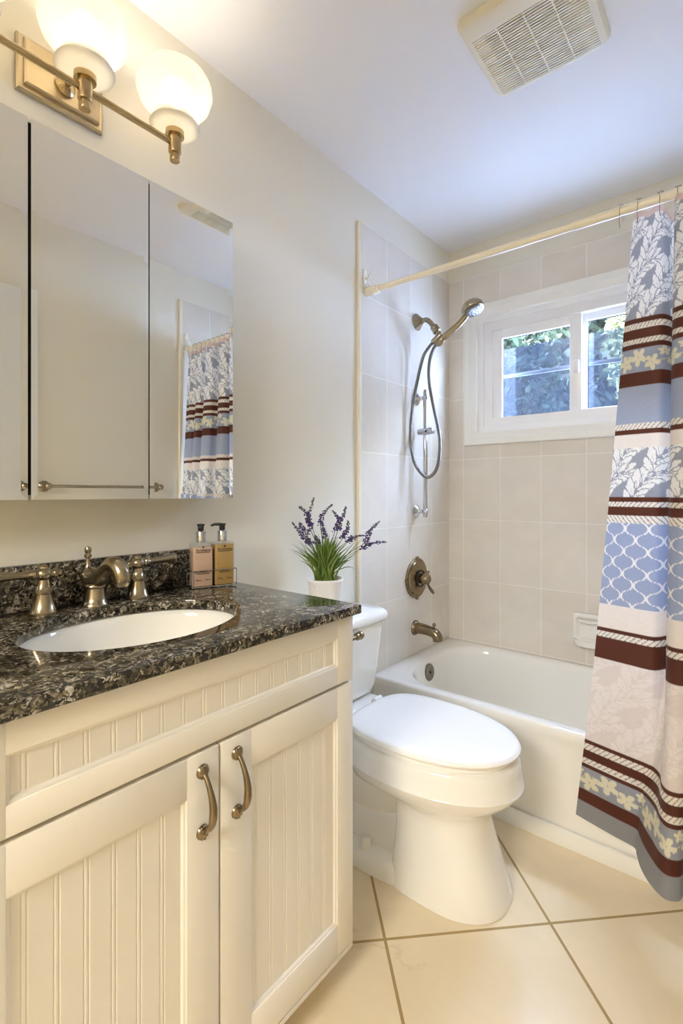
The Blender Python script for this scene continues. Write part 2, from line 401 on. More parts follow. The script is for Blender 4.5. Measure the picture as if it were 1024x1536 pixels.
struct('gasket_or_gap_shade', rectframe(BM(), .6745, 1.0135, 1.5365, 1.9435, .0048, YB+.071, YB+.0752, .0005), M['dark_gap'], s2)
struct('window_latch', box(BM(), .625, .650, YB+.018, YB+.030, 1.70, 1.76, .003), M['vinyl'], s1)
sc = struct('insect_screen', box(BM(), .245, 1.055, YB+.1330, YB+.1345, 1.47, 1.90), M['screen'], win)
bm = BM(); rectframe(bm, .235, 1.065, 1.45, 2.02, .012, YB+.125, YB+.137, .001); box(bm, .247, 1.053, YB+.126, YB+.1325, 1.748, 1.766, .001)
struct('screen_bar', bm, simple('grey_alloy', srgb(92, 98, 112), .5, .3), sc)

# door in right wall, seen in the mirror
dl = struct('door_1', box(BM(), XW-.022, XW-.0005, .07, .838, .008, 2.075, .002), M['trim'])
bm = BM()
for z0, z1 in ((.22, .83), (.99, 1.63), (1.76, 1.975)):
    for y0, y1 in ((.175, .405), (.503, .733)):
        rings = []
        for ins, x in ((0, XW-.0215), (.012, XW-.0265), (.022, XW-.0225), (.04, XW-.0225), (.055, XW-.0265)):
            rings.append([(x, y0+ins, z0+ins), (x, y1-ins, z0+ins), (x, y1-ins, z1-ins), (x, y0+ins, z1-ins)])
        loft(bm, rings, False, True)
obj('door_panel', bm, M['trim'], dl, 20)
bm = lathe(BM(), (XW-.022, .13, .95), (-1, 0, 0), [(.03, 0), (.03, .006), (.012, .012), (.012, .035), (.024, .042), (.028, .055), (.022, .068), (.004, .072)], 24)
obj('door_knob', bm, M['nickel'], dl)

# ------------------------------------------------------------------ bathtub
tub = thing('bathtub', 'white built-in bathtub along the tiled back wall', 'bathtub', (.76, 2.06, 0))
X0, X1, Y0, Y1 = .0088, XW-.0088, 1.710, YB-.0008
RZ = .376
R = []
R.append(rrect(X0, X1, Y0+.012, Y1, .004, .001)); R.append(rrect(X0, X1, Y0+.010, Y1, .004, .30)); R.append(rrect(X0, X1, Y0+.004, Y1, .004, .335))
R.append(rrect(X0, X1, Y0, Y1, .004, .345)); R.append(rrect(X0, X1, Y0, Y1, .004, .366)); R.append(rrect(X0+.002, X1-.002, Y0+.004, Y1-.001, .004, .374)); R.append(rrect(X0+.006, X1-.006, Y0+.012, Y1-.005, .006, RZ))
ix0, ix1, iy0, iy1 = .092, 1.44, 1.768, 2.382
for ins, z, r in ((-.012, RZ-.001, .20), (-.004, RZ-.004, .20), (.004, RZ-.012, .20), (.012, RZ-.035, .19), (.03, .22, .17), (.05, .11, .15), (.08, .065, .13), (.13, .055, .09), (.22, .052, .04)):
    R.append(rrect(ix0+ins, ix1-ins*1.6, iy0+ins*.8, iy1-ins*.8, r, z))
obj('tub_body', loft(BM(), R, True, True), M['tub'], tub, 50)
bm = lathe(BM(), (.1065, 2.035, .318), (1, 0, .12), [(.039, -.006), (.039, .004), (.035, .0075), (.008, .008), (.006, .0065), (.0005, .006)], 36)
ov = obj('overflow_plate', bm, M['grey_metal'], tub)
obj('screw', lathe(BM(), (.1145, 2.035, .319), (1, 0, .12), [(.005, -.003), (.005, .0015), (.0005, .002)], 12), M['dark_gap'], ov)
obj('tub_drain', lathe(BM(), (.36, 2.07, .0515), (0, 0, 1), [(.032, 0), (.032, .003), (.02, .005), (.001, .004)], 24), M['chrome'], tub)

# soap dish on back wall
sd = thing('soap_dish', 'white ceramic soap dish set in the tiled back wall beside the curtain', 'soap dish', (.70, YB, .46))
bm = BM()
yb = YB-.0005
casing_r = []
for ins, dy in ((0, 0), (0, .010), (.006, .016), (.016, .017), (.022, .010), (.03, -.0)):
    casing_r.append(rrect(.630+ins, .780-ins, .470+ins, .608-ins, .012, 0, 5))
    casing_r[-1] = [(p[0], yb-dy, p[1]) for p in casing_r[-1]]
loft(bm, casing_r, False, True)
obj('plate', bm, M['porcelain'], sd)
bm = BM(); rr = []
for z, ins in ((.474, .02), (.468, .010), (.472, .0), (.490, -.004), (.496, -.002), (.494, .006), (.484, .012), (.482, .03)):
    pts = []
    for i in range(25):
        a = PI*i/24; pts.append((.705+math.cos(a)*(.066-ins), yb-.006-math.sin(a)*(.062-ins), z))
    rr.append(pts)
loft(bm, rr, True, True); obj('tray', bm, M['porcelain'], sd)
obj('grab_bar', tube(BM(), [(.665, yb-.004, .575), (.668, yb-.028, .577), (.705, yb-.036, .575), (.742, yb-.028, .577), (.745, yb-.004, .575)], .007, 10, 6), M['porcelain'], sd)

# ------------------------------------------------------------------ vanity cabinet
FX = .532
van = thing('vanity_cabinet', 'cream painted vanity cabinet with beadboard doors under the granite counter', 'vanity cabinet', (.27, .54, 0))
bm = BM(); box(bm, .002, FX-.020, .155, .172, .078, .8645); box(bm, .002, FX-.020, .907, .924, .078, .8645); box(bm, .002, FX-.020, .172, .907, .078, .095)
box(bm, .002, .012, .172, .907, .095, .8645); box(bm, FX-.040, FX-.020, .172, .907, .690, .8645); box(bm, FX-.040, FX-.020, .520, .565, .095, .690)
obj('carcass', bm, M['cabinet'], van)
obj('toe_kick', box(BM(), .02, FX-.085, .17, .912, 0, .0775), M['cabinet'], van)
obj('bottom_rail', box(BM(), FX-.0195, FX-.001, .155, .9245, .0775, .0895, .0015), M['cabinet'], van)
def bead_panel(bm, y0, y1, z0, z1, grooves, x):
    """panel face with paired V grooves running up it"""
    ys = [(y0, 0)]
    for g in grooves:
        for c in (g-.0032, g+.0032):
            if y0+.003 < c-.002 and c+.002 < y1-.003: ys += [(c-.0018, 0), (c-.0003, -.0013), (c+.0003, -.0013), (c+.0018, 0)]
    ys.append((y1, 0)); ys.sort(key=lambda t: t[0])
    lo = [bm.verts.new((x+d, y, z0)) for y, d in ys]; hi = [bm.verts.new((x+d, y, z1)) for y, d in ys]
    for i in range(len(ys)-1): bm.faces.new((lo[i], lo[i+1], hi[i+1], hi[i]))
def panel_door(y0, y1, z0, z1, py0, py1, pz0, pz1, grooves):
    bm = BM(); b = .0035
    xb, xf, xp = FX-.0195, FX, FX-.0075
    # stiles full height, rails between them, all with eased edges
    box(bm, xb, xf, y0, py0, z0, z1, .002); box(bm, xb, xf, py1, y1, z0, z1, .002)
    box(bm, xb+.0001, xf-.0002, py0-.0025, py1+.0025, z0, pz0, .002); box(bm, xb+.0001, xf-.0002, py0-.0025, py1+.0025, pz1, z1, .002)
    # sloped moulding down to the panel
    rings = []
    for ins, x in ((-.001, xf-.0022), (.004, xf-.0040), (.006, xp+.001), (.008, xp-.001)):
        rings.append([(x, py0+ins, pz0+ins), (x, py1-ins, pz0+ins), (x, py1-ins, pz1-ins), (x, py0+ins, pz1-ins)])
    loft(bm, rings, False, False)
    bead_panel(bm, py0, py1, pz0, pz1, grooves, xp)
    return bm
GR = [.2375+.0395*k for k in range(17)]
obj('drawer_front', panel_door(.157, .9235, .7115, .862, .2155, .8665, .754, .817, GR), M['cabinet'], van, 25)
d1 = obj('door', panel_door(.157, .5405, .092, .7045, .2155, .475, .165, .635, GR), M['cabinet'], van, 25)
d2 = obj('door', panel_door(.5445, .9235, .092, .7045, .6155, .8665, .165, .635, [g-.003 for g in GR]), M['cabinet'], van, 25)
def pull(y, z0, z1, parent):
    bm = BM(); zc = (z0+z1)/2
    for z, s in ((z1, 1), (z0, -1)):
        lathe(bm, (FX-.0005, y, z), (1, 0, 0), [(.0125, 0), (.0125, .002), (.0105, .005), (.0065, .009), (.0015, .0105)], 20, sx=1.0)
        for k in range(9):
            a = 2*PI*k/9; sphere(bm, (FX+.004, y+math.cos(a)*.0078, z+math.sin(a)*.0078*1.25), .0028, 8, 6)
    pts = [(FX+.004, y, z1-.002), (FX+.014, y, z1-.012), (FX+.026, y, z1-.034), (FX+.031, y, zc-.004), (FX+.027, y, z0+.024), (FX+.014, y, z0+.008), (FX+.004, y, z0+.002)]
    tube(bm, pts, [.0055, .0042, .005, .0066, .0074, .0058, .004, .005], 14, 8)
    return obj('handle', bm, M['antique'], parent)
pull(.506, .568, .672, d1); pull(.580, .567, .674, d2)

# ------------------------------------------------------------------ countertop, sink
CT, CB, CF, CY0, CY1 = .887, .865, .549, .145, .934
ct = thing('countertop', 'dark speckled granite countertop with sink cutout on the vanity', 'countertop', (.27, .54, CB))
SCX, SCY, SAX, SAY = .287, .522, .166, .216
angs = sorted([2*PI*k/96 for k in range(96)]+[math.atan2(y-SCY, x-SCX) % (2*PI) for x in (.0015, CF) for y in (CY0, CY1)])
def rect_ring(z, ins=0):
    out = []
    for a in angs:
        c, s = math.cos(a), math.sin(a); t = 9e9
        for x in (.0015+ins, CF-ins):
            if abs(c) > 1e-9 and (x-SCX)/c > 0: t = min(t, (x-SCX)/c)
        for y in (CY0+ins, CY1-ins):
            if abs(s) > 1e-9 and (y-SCY)/s > 0: t = min(t, (y-SCY)/s)
        out.append((SCX+c*t, SCY+s*t, z))
    return out
def ell(z, ax, ay, aa=angs, cx=SCX, cy=SCY):
    return [(cx+math.cos(t)*ax, cy+math.sin(t)*ay, z) for t in [math.atan2(math.sin(a)*ax, math.cos(a)*ay) for a in aa]]
loft_r = [ell(CB, SAX, SAY), ell(CT-.003, SAX, SAY), ell(CT-.0006, SAX+.001, SAY+.001), ell(CT, SAX+.003, SAY+.003), rect_ring(CT, .0035), rect_ring(CT-.001, .001), rect_ring(CT-.0035), rect_ring(CB+.002), rect_ring(CB, .002), ell(CB, SAX, SAY)]
obj('slab', loft(BM(), loft_r, False, False), M['granite'], ct, 30)
obj('backsplash', box(BM(), .0015, .0215, CY0, CY1, CT+.0003, CT+.102, .002), M['granite'], ct)
sk = thing('sink', 'white oval undermount sink below the granite cutout', 'sink', (SCX, SCY, CB))
rings = []
for f, z in ((1.09, CB-.0005), (1.03, CB-.0006), (1.0, CB-.004), (.985, CB-.02), (.94, CB-.06), (.84, CB-.105), (.62, CB-.135), (.3, CB-.146), (.09, CB-.148)):
    rings.append(ell(z, SAX*f+.004, SAY*f+.004))
for f, z in ((.09, CB-.160), (.62, CB-.147), (.86, CB-.112), (.97, CB-.06), (1.09, CB-.012)):
    rings.append(ell(z, SAX*f+.006, SAY*f+.006))
rings.append(rings[0])
obj('basin', loft(BM(), rings, False, False), M['porcelain'], sk, 60)
obj('drain', lathe(BM(), (SCX, SCY, CB-.152), (0, 0, 1), [(.022, 0), (.024, .006), (.02, .007), (.001, .004)], 24), M['nickel'], sk)

# ------------------------------------------------------------------ faucet
fc = thing('faucet', 'brushed nickel widespread faucet with two lever handles behind the sink', 'faucet', (.07, .53, CT))
fy, fx = .531, .072
bm = lathe(BM(), (fx, fy, CT+.0003), (0, 0, 1), [(.030, 0), (.030, .004), (.027, .007), (.024, .018), (.021, .034), (.0205, .040), (.0235, .042), (.024, .046), (.021, .050), (.012, .053)], 28)
ca, sa_ = math.cos(math.radians(7)), math.sin(math.radians(7))
def fp(r, z): return (fx+ca*r, fy+sa_*r, CT+z)
sphere(bm, fp(-.020, .066), .024, 24, 16, (1.0, .9, .92))
tube(bm, [fp(-.034, .062), fp(-.014, .060), fp(.014, .064), fp(.040, .083), fp(.064, .099), fp(.087, .098), fp(.101, .083), fp(.105, .064)],
     [.014, .0225, .0205, .0170, .0175, .0190, .0185, .0165], 20, 8)
lathe(bm, fp(.105, .068), (.05, 0, -1), [(.0175, 0), (.0175, .006), (.0155, .010), (.013, .014), (.011, .014), (.010, .006)], 20, True, True)
sp = obj('spout', bm, M['nickel'], fc, 50)
obj('lift_rod', lathe(BM(), (fx-.028, fy-.004, CT+.082), (0, 0, 1), [(.009, 0), (.007, .006), (.0045, .012), (.0045, .026), (.0075, .028), (.0085, .033), (.0055, .038), (.0075, .042), (.0080, .047), (.006, .052), (.001, .054)], 18), M['nickel'], sp)
def fhandle(y, s):
    bm = lathe(BM(), (fx, y, CT+.0003), (0, 0, 1), [(.029, 0), (.029, .004), (.026, .007), (.021, .024), (.0165, .040), (.0165, .044), (.0195, .046), (.0195, .050), (.016, .053), (.0125, .066), (.0115, .074)], 26)
    b = obj('handle_base', bm, M['nickel'], fc)
    bm = BM(); sphere(bm, (fx, y, CT+.086), .0165, 20, 14, (1, 1, .95))
    lathe(bm, (fx, y, CT+.099), (0, 0, 1), [(.010, 0), (.0095, .004), (.006, .0065), (.0015, .0075)], 16)
    lathe(bm, (fx, y, CT+.086), (0, s, .04), [(.010, .008), (.010, .016), (.012, .018), (.012, .023), (.0095, .026), (.0075, .032), (.0078, .050), (.0100, .075), (.0125, .094), (.0115, .103), (.006, .109), (.001, .110)], 18)
    lathe(bm, (fx, y, CT+.086), (0, -s, -.04), [(.009, .008), (.0085, .018), (.0105, .020), (.0105, .026), (.007, .029), (.0085, .034), (.005, .038), (.001, .039)], 16)
    obj('lever', bm, M['nickel'], b)
fhandle(.421, -1); fhandle(.636, 1)

# ------------------------------------------------------------------ medicine cabinet
mc = thing('medicine_cabinet', 'three-door mirrored medicine cabinet hung on the wall over the vanity', 'medicine cabinet', (0, .515, 1.135))
obj('cabinet_body', box(BM(), .0008, .094, .128, .897, 1.140, 1.926), M['trim'], mc)
obj('gasket_or_gap_shade', box(BM(), .0942, .0965, .132, .894, 1.145, 1.922), M['dark_gap'], mc)  # dark sheet that paints the shade in the gaps between mirror doors
def mirror_door(y0, y1):
    z0, z1 = 1.135, 1.9265
    bm = BM(); rings = []
    for ins, x in ((0, .0968), (0, .1062), (.0125, .1066)): rings.append([(x, y0+ins, z0+ins), (x, y1-ins, z0+ins), (x, y1-ins, z1-ins), (x, y0+ins, z1-ins)])
    loft(bm, rings, True, True)
    o = obj('mirror_door', bm, M['mirror'], mc, 1, mats=[M['mirror'], M['mirror_edge']])
    for p in o.data.polygons:
        p.use_smooth = False
        if not (p.normal.x > .99): p.material_index = 1
    return o
mirror_door(.122, .3795); mirror_door(.3855, .6455); mirror_door(.6485, .905)

# ------------------------------------------------------------------ vanity light
vl = thing('vanity_light', 'brass bar wall light with lit frosted glass shades over the mirror', 'wall light', (0, .483, 2.04))
LX, LZ = .131, 2.034
bm = BM()
def plate(ins, x): return [(x, .388+ins, 2.043+ins), (x, .577-ins, 2.043+ins), (x, .577-ins, 2.169-ins), (x, .388+ins, 2.169-ins)]
loft(bm, [plate(0, .0008), plate(0, .010), plate(.004, .014), plate(.012, .015), plate(.0125, .022), plate(.016, .025)], True, True)
obj('backplate', bm, simple('pale_brushed_brass', srgb(206, 190, 160), .34, 1.0, .12, 90), vl, 20)
bm = BM(); lathe(bm, (.025, .483, 2.094), (1, 0, 0), [(.022, -.001), (.022, .006), (.014, .014), (.009, .017)], 24)
tube(bm, [(.04, .483, 2.094), (.075, .483, 2.090), (.105, .483, 2.062), (LX-.004, .483, LZ)], .0075, 12, 6)
obj('arm', bm, M['brass'], vl)
bm = lathe(BM(), (LX, .262, LZ), (0, 1, 0), [(.0075, 0), (.0075, .442)], 16); obj('crossbar', bm, M['brass'], vl)
for y in (.263, .483, .703):
    z = LZ
    bm = lathe(BM(), (LX, y, z-.044), (0, 0, 1), [(.0005, -.0005), (.0115, 0), (.0125, .002), (.0125, .012), (.0095, .0135), (.0095, .018), (.0145, .020), (.0155, .022), (.0155, .062), (.0230, .0625), (.0230, .080), (.018, .082), (.001, .082)], 28)
    so = obj('socket', bm, M['brass'], vl, 30)
    prof = [(.024, .000), (.045, .003), (.0585, .009), (.0610, .014), (.0565, .020), (.0480, .027), (.0455, .033), (.0500, .041), (.0680, .056), (.0850, .077), (.0925, .100), (.0900, .121), (.0790, .139), (.0620, .150), (.0590, .149), (.0750, .137), (.0865, .119), (.0890, .100), (.0820, .079), (.0655, .059), (.0470, .044), (.0420, .033), (.0450, .026), (.0540, .018), (.0560, .013), (.0420, .007), (.024, .004)]
    sh = obj('glass_shade', lathe(BM(), (LX, y, z+.030), (0, 0, 1), prof, 40, False, False), M['shade'], vl, 60)
    bm = BM(); sphere(bm, (LX, y, z+.030+.098), .031, 20, 14, (1, 1, 1.1))
    obj('bulb', bm, M['bulb'], so)

# ------------------------------------------------------------------ toilet
TY = 1.352
toi = thing('toilet', 'white two-piece toilet with closed lid between vanity and tub', 'toilet', (.3, TY, 0))
def egg(xb, xf, hw, z, n=56, wide=.45, pb=2.6, pf=2.1):
    cx = xb+wide*(xf-xb); pts = []
    for k in range(n):
        a = 2*PI*k/n; c, s = math.cos(a), math.sin(a)
        p = pf if c > 0 else pb; L = (xf-cx) if c > 0 else (cx-xb)
        pts.append((cx+math.copysign(abs(c)**(2/p), c)*L, TY+math.copysign(abs(s)**(2/p), s)*hw, z))
    return pts
bm = BM()
loft(bm, [egg(.415, .742, .143, 0.001, pf=2.3, pb=5), egg(.415, .742, .142, .012, pf=2.3, pb=5), egg(.420, .722, .132, .07, pf=2.3, pb=5), egg(.425, .700, .122, .14, pf=2.3, pb=5), egg(.425, .682, .117, .20, pf=2.3, pb=5),
          egg(.420, .680, .119, .235, pf=2.3, pb=5), egg(.385, .690, .128, .250, pf=2.2, pb=3.6), egg(.315, .712, .145, .268, pb=3), egg(.250, .744, .170, .288, pb=3), egg(.232, .766, .184, .312), egg(.227, .775, .190, .327), egg(.227, .776, .1905, .329), egg(.228, .774, .189, .331), egg(.230, .768, .186, .375), egg(.230, .765, .184, .394), egg(.236, .759, .179, .400), egg(.30, .68, .11, .401)], True, True)
# trapway body and foot at the back
loft(bm, [egg(.065, .50, .098, .03, pb=6, pf=5), egg(.075, .50, .088, .12, pb=6, pf=5), egg(.10, .50, .080, .155, pb=5, pf=5), egg(.16, .50, .070, .168, pb=4, pf=4)], True, True)
loft(bm, [egg(.20, .46, .085, .15, pb=4), egg(.15, .50, .105, .24, pb=4), egg(.10, .52, .125, .33, pb=4), egg(.06, .52, .145, .385, pb=5), egg(.055, .50, .15, .400, pb=5), egg(.06, .48, .145, .4025, pb=5)], True, True)
loft(bm, [egg(.055, .52, .148, .001, pb=4.5, pf=4), egg(.055, .52, .147, .020, pb=4.5, pf=4), egg(.060, .51, .138, .045, pb=4.5, pf=4), egg(.075, .50, .118, .056, pb=4, pf=4), egg(.10, .48, .09, .060, pb=4, pf=4)], True, True)
obj('bowl', bm, M['porcelain'], toi, 55)
for s in (-1, 1):
    obj('bolt_cap', lathe(BM(), (.335, TY+s*.112, .054), (0, 0, 1), [(.0185, -.01), (.0185, .002), (.017, .004), (.0155, .018), (.012, .026), (.006, .0295), (.0005, .030)], 20), M['plastic_white'], toi)
bm = loft(BM(), [egg(.266, .745, .172, .4015, pb=3), egg(.264, .748, .174, .406, pb=3), egg(.264, .748, .174, .413, pb=3), egg(.270, .742, .168, .4175, pb=3)], True, True)
obj('seat', bm, M['seat'], toi, 50)
bm = loft(BM(), [egg(.266, .757, .180, .4185, pb=3.4), egg(.260, .765, .187, .423, pb=3.4), egg(.259, .767, .189, .429, pb=3.4), egg(.262, .762, .185, .436, pb=3.4), egg(.270, .753, .177, .4390, pb=3.4), egg(.300, .715, .150, .4405, pb=3), egg(.36, .62, .085, .4415), egg(.43, .52, .02, .442)], True, True)
obj('lid', bm, M['seat'], toi, 50)
for s in (-1, 1):
    bm = BM(); lathe(bm, (.245, TY+s*.075-.022, .421), (0, 1, 0), [(.008, 0), (.0125, .003), (.0125, .041), (.008, .044)], 16); box(bm, .236, .254, TY+s*.075-.02, TY+s*.075+.02, .4035, .420, .002)
    obj('hinge', bm, M['seat'], toi)
def tank_ring(x1, hw, z, r=.03): return [(p[0], p[1], z) for p in rrect(.012, x1, TY-hw, TY+hw, r, z, 8)]
def tank_bow(x1, hw, z, r=.03, bow=.012):
    return [(p[0]+(bow*(1-((p[1]-TY)/hw)**2) if p[0] > .1 else 0), p[1], z) for p in tank_ring(x1, hw, z, r)]
bm = loft(BM(), [tank_bow(.150, .165, .4035, .045), tank_bow(.163, .180, .412, .045), tank_bow(.170, .192, .44, .045), tank_bow(.176, .205, .54, .04), tank_bow(.181, .214, .64, .035), tank_bow(.183, .217, .672, .035)], True, True)
tk = obj('tank', bm, M['porcelain'], toi, 50)
bm = loft(BM(), [tank_bow(.181, .217, .671, .03), tank_bow(.194, .229, .6715, .035), tank_bow(.198, .233, .677, .037), tank_bow(.199, .234, .692, .037), tank_bow(.195, .230, .703, .036), tank_bow(.184, .219, .7095, .033), tank_bow(.14, .17, .711, .03)], True, True)
obj('tank_lid', bm, M['porcelain'], toi, 50)
bm = BM(); lathe(bm, (.187, 1.275, .648), (1, 0, 0), [(.016, 0), (.016, .006), (.010, .010), (.008, .022)], 18)
tube(bm, [(.207, 1.272, .648), (.212, 1.30, .650), (.214, 1.345, .655)], [.0075, .006, .0075], 12, 6)
lathe(bm, (.214, 1.343, .655), (.02, 1, .05), [(.009, 0), (.013, .004), (.013, .008), (.009, .011), (.0125, .016), (.0150, .024), (.012, .033), (.004, .038), (.0005, .0385)], 18)
obj('flush_lever', bm, M['antique'], toi)

# ------------------------------------------------------------------ bathroom exhaust fan
vf = thing('exhaust_fan', 'cream square exhaust fan grille mounted on the ceiling', 'exhaust fan', (.79, 1.41, H))
vx0, vx1, vy0, vy1 = .628, .957, 1.248, 1.572
bm = BM(); zc = H
sx0, sx1, sy0, sy1 = vx0+.012, vx1-.012, vy0+.062, vy1-.026
rings = []
for (i, z) in ((0, zc-.0005), (.001, zc-.010), (.008, zc-.022), (.018, zc-.026)):
    rings.append([(p[0], p[1], z) for p in rrect(vx0+i, vx1-i, vy0+i, vy1-i, .03, 0, 6)])
rings.append([(p[0], p[1], zc-.027) for p in rrect(sx0+.012, sx1-.012, sy0, sy1, .002, 0, 6)])
rings.append([(p[0], p[1], zc-.012) for p in rrect(sx0+.012, sx1-.012, sy0, sy1, .002, 0, 6)])
loft(bm, rings, False, False); obj('grille_frame', bm, M['vent'], vf, 35)
obj('opening_shade', box(BM(), sx0+.045, sx1-.045, sy0+.0005, sy1-.0005, zc-.015, zc-.0125), M['vent_shade'], vf)  # solid dark sheet standing in for the shade behind the slats
for xa in (sx0+.0125, sx1-.045): obj('end_plate', box(BM(), xa, xa+.0325, sy0, sy1, zc-.0245, zc-.0125), M['vent'], vf)
bm = BM(); ns = 27; pit = (sy1-sy0)/ns
for k in range(ns): box(bm, sx0+.011, sx1-.011, sy0+pit*(k+.25), sy0+pit*(k+.25)+pit*.42, zc-.0275, zc-.0195)
for x in (sx0+.082, (sx0+sx1)/2, sx1-.082): box(bm, x-.0016, x+.0016, sy0, sy1, zc-.0270, zc-.017)
obj('slats', bm, M['vent'], vf)

# ------------------------------------------------------------------ shower: arm, hand shower, slide bar, valve, spout
PY = 2.088
sa = thing('shower_holder', 'brushed nickel wall pipe with shower holder high on the left tiled wall', 'shower holder', (.008, PY, 1.975))
bm = lathe(BM(), (.0085, PY, 1.975), (1, 0, 0), [(.040, 0), (.040, .004), (.036, .008), (.026, .018), (.018, .028), (.014, .032)], 28); obj('flange', bm, M['nickel'], sa)
bm = tube(BM(), [(.035, PY, 1.975), (.060, PY, 1.976), (.080, PY, 1.962), (.098, PY, 1.938), (.108, PY, 1.924)], .0115, 16, 6)
lathe(bm, (.100, PY, 1.936), (.55, 0, -.8), [(.016, 0), (.019, .004), (.019, .016), (.016, .020), (.020, .024), (.020, .036), (.013, .042)], 20)
lathe(bm, (.124, PY, 1.903), (.35, 0, -.93), [(.013, 0), (.011, .03), (.010, .036)], 16); obj('pipe', bm, M['nickel'], sa)
bm = lathe(BM(), (.098, PY-.004, 1.856), (.81, 0, .58), [(.012, 0), (.0155, .004), (.0155, .05), (.013, .056)], 18)
lathe(bm, (.132, PY-.022, 1.842), (.81, 0, .58), [(.0165, 0), (.0185, .003), (.0185, .034), (.0165, .038)], 18)
obj('holder', bm, M['nickel'], sa)
hs = thing('hand_shower', 'nickel hand shower with looping metal hose resting in the wall holder', 'hand shower', (.14, PY-.02, 1.84))
HA = Vector((.81, 0, .58)).normalized(); h0 = Vector((.128, PY-.022, 1.838))
pts = [h0, h0+HA*.03, h0+HA*.08+Vector((.002, 0, -.004)), h0+HA*.14+Vector((.002, 0, -.008)), h0+HA*.185+Vector((0, 0, -.002))]
bm = tube(BM(), pts, [.0125, .0135, .0165, .0150, .0130, .0150], 18, 8); obj('grip', bm, M['nickel'], hs)
hc = h0+HA*.212+Vector((.004, 0, .010)); face = Vector((.40, -.10, -.91)).normalized()
bm = lathe(BM(), hc-face*.022, face, [(.010, -.004), (.028, 0), (.042, .008), (.049, .018), (.0505, .028), (.0505, .036), (.047, .041), (.043, .042)], 32)
hd = obj('spray_head', bm, M['nickel'], hs)
bm = lathe(BM(), hc-face*.022, face, [(.0435, .038), (.0435, .0435), (.040, .0455), (.020, .0465), (.0005, .0465)], 32)
ra, rb = frame_of(face)
for rr_, n in ((.034, 16), (.022, 9), (.011, 5)):
    for k in range(n):
        a = 2*PI*k/n; c = hc-face*.022+face*.0465+ra*(math.cos(a)*rr_)+rb*(math.sin(a)*rr_)
        sphere(bm, c, .0030, 8, 6)
obj('spray_face', bm, M['grey_metal'], hd)
hosep = [(.100, PY-.006, 1.858), (.082, PY-.022, 1.828), (.068, PY-.045, 1.780), (.050, PY-.07, 1.658), (.035, PY-.085, 1.533), (.030, PY-.09, 1.405), (.045, PY-.085, 1.295), (.075, PY-.06, 1.235), (.105, PY-.05, 1.222), (.138, PY-.045, 1.255), (.156, PY-.045, 1.32), (.156, PY-.045, 1.409), (.132, PY-.045, 1.52), (.102, PY-.04, 1.649), (.098, PY-.038, 1.745), (.112, PY-.03, 1.812), (.130, PY-.022, 1.842)]
obj('hose', tube(BM(), hosep, .0078, 12, 8), M['steel_hose'], hs)
sb = thing('shower_slide_bar', 'chrome vertical slide bar with slider on the left tiled wall', 'shower bar', (.058, PY, 1.04))
obj('rail', lathe(BM(), (.060, PY-.006, 1.032), (0, 0, 1), [(.0095, 0), (.0105, .002), (.0105, .606), (.0095, .608)], 18), M['chrome'], sb)
for z in (1.602, 1.060):
    bm = lathe(BM(), (.0085, PY-.006, z), (1, 0, 0), [(.031, 0), (.031, .004), (.026, .009), (.014, .018), (.0105, .026), (.0095, .044)], 26); sphere(bm, (.060, PY-.006, z), .0155, 18, 12, (1, 1, 1.1)); obj('wall_mount', bm, M['chrome'], sb)
bm = lathe(BM(), (.060, PY-.006, 1.425), (0, 0, 1), [(.016, 0), (.019, .003), (.019, .026), (.016, .029)], 22)
lathe(bm, (.030, PY-.012, 1.440), (1, -.15, 0), [(.010, -.004), (.0155, 0), (.0165, .02), (.0165, .07), (.014, .085), (.012, .086)], 20)
obj('slider', bm, M['chrome'], sb)
vt = thing('shower_valve', 'round antique nickel shower valve with lever below the slide bar', 'shower valve', (.008, 2.082, .735))
vy, vz = 2.083, .738
bm = lathe(BM(), (.0085, vy, vz), (1, 0, 0), [(.097, 0), (.097, .005), (.090, .010), (.084, .010), (.080, .016), (.060, .021), (.040, .023), (.036, .026)], 44)
for k in range(4):
    a = PI/2*k; box(bm, .0085, .020, vy+math.cos(a)*.096-.008, vy+math.cos(a)*.096+.008, vz+math.sin(a)*.096-.008, vz+math.sin(a)*.096+.008, .003)
es = obj('escutcheon', bm, M['antique'], vt, 30)
obj('collar', lathe(BM(), (.031, vy, vz), (1, 0, 0), [(.041, 0), (.041, .006), (.036, .008), (.034, .002), (.001, .002)], 30), M['dark_gap'], es)
bm = lathe(BM(), (.034, vy, vz), (1, 0, 0), [(.024, 0), (.024, .016), (.026, .018), (.026, .030), (.022, .044), (.014, .050), (.006, .052), (.0005, .052)], 26)
tube(bm, [(.066, vy+.004, vz-.016), (.074, vy+.014, vz-.040), (.084, vy+.024, vz-.062), (.088, vy+.028, vz-.072)], [.009, .0085, .0135, .012, .004], 14, 6, .6)
sphere(bm, (.070, vy+.006, vz+.034), .008, 12, 8); tube(bm, [(.064, vy, vz+.016), (.069, vy+.005, vz+.034)], .005, 8)
obj('valve_lever', bm, M['antique'], vt)
ts = thing('tub_spout', 'antique nickel tub spout with diverter knob above the bathtub', 'tub spout', (.008, 2.075, .49))
ty, tz = 2.072, .500
bm = lathe(BM(), (.0085, ty, tz), (1, 0, 0), [(.036, 0), (.036, .004), (.031, .010), (.029, .014)], 28)
tube(bm, [(.012, ty, tz), (.05, ty, tz+.001), (.085, ty, tz-.002), (.112, ty, tz-.008), (.128, ty, tz-.022), (.132, ty, tz-.042)], [.028, .0255, .0235, .0235, .0235, .0225], 22, 8)
so = obj('spout', bm, M['antique'], ts)
obj('diverter_knob', lathe(BM(), (.110, ty, tz+.012), (.15, 0, 1), [(.005, 0), (.005, .012), (.0085, .014), (.0095, .020), (.007, .026), (.001, .028)], 16), M['antique'], so)

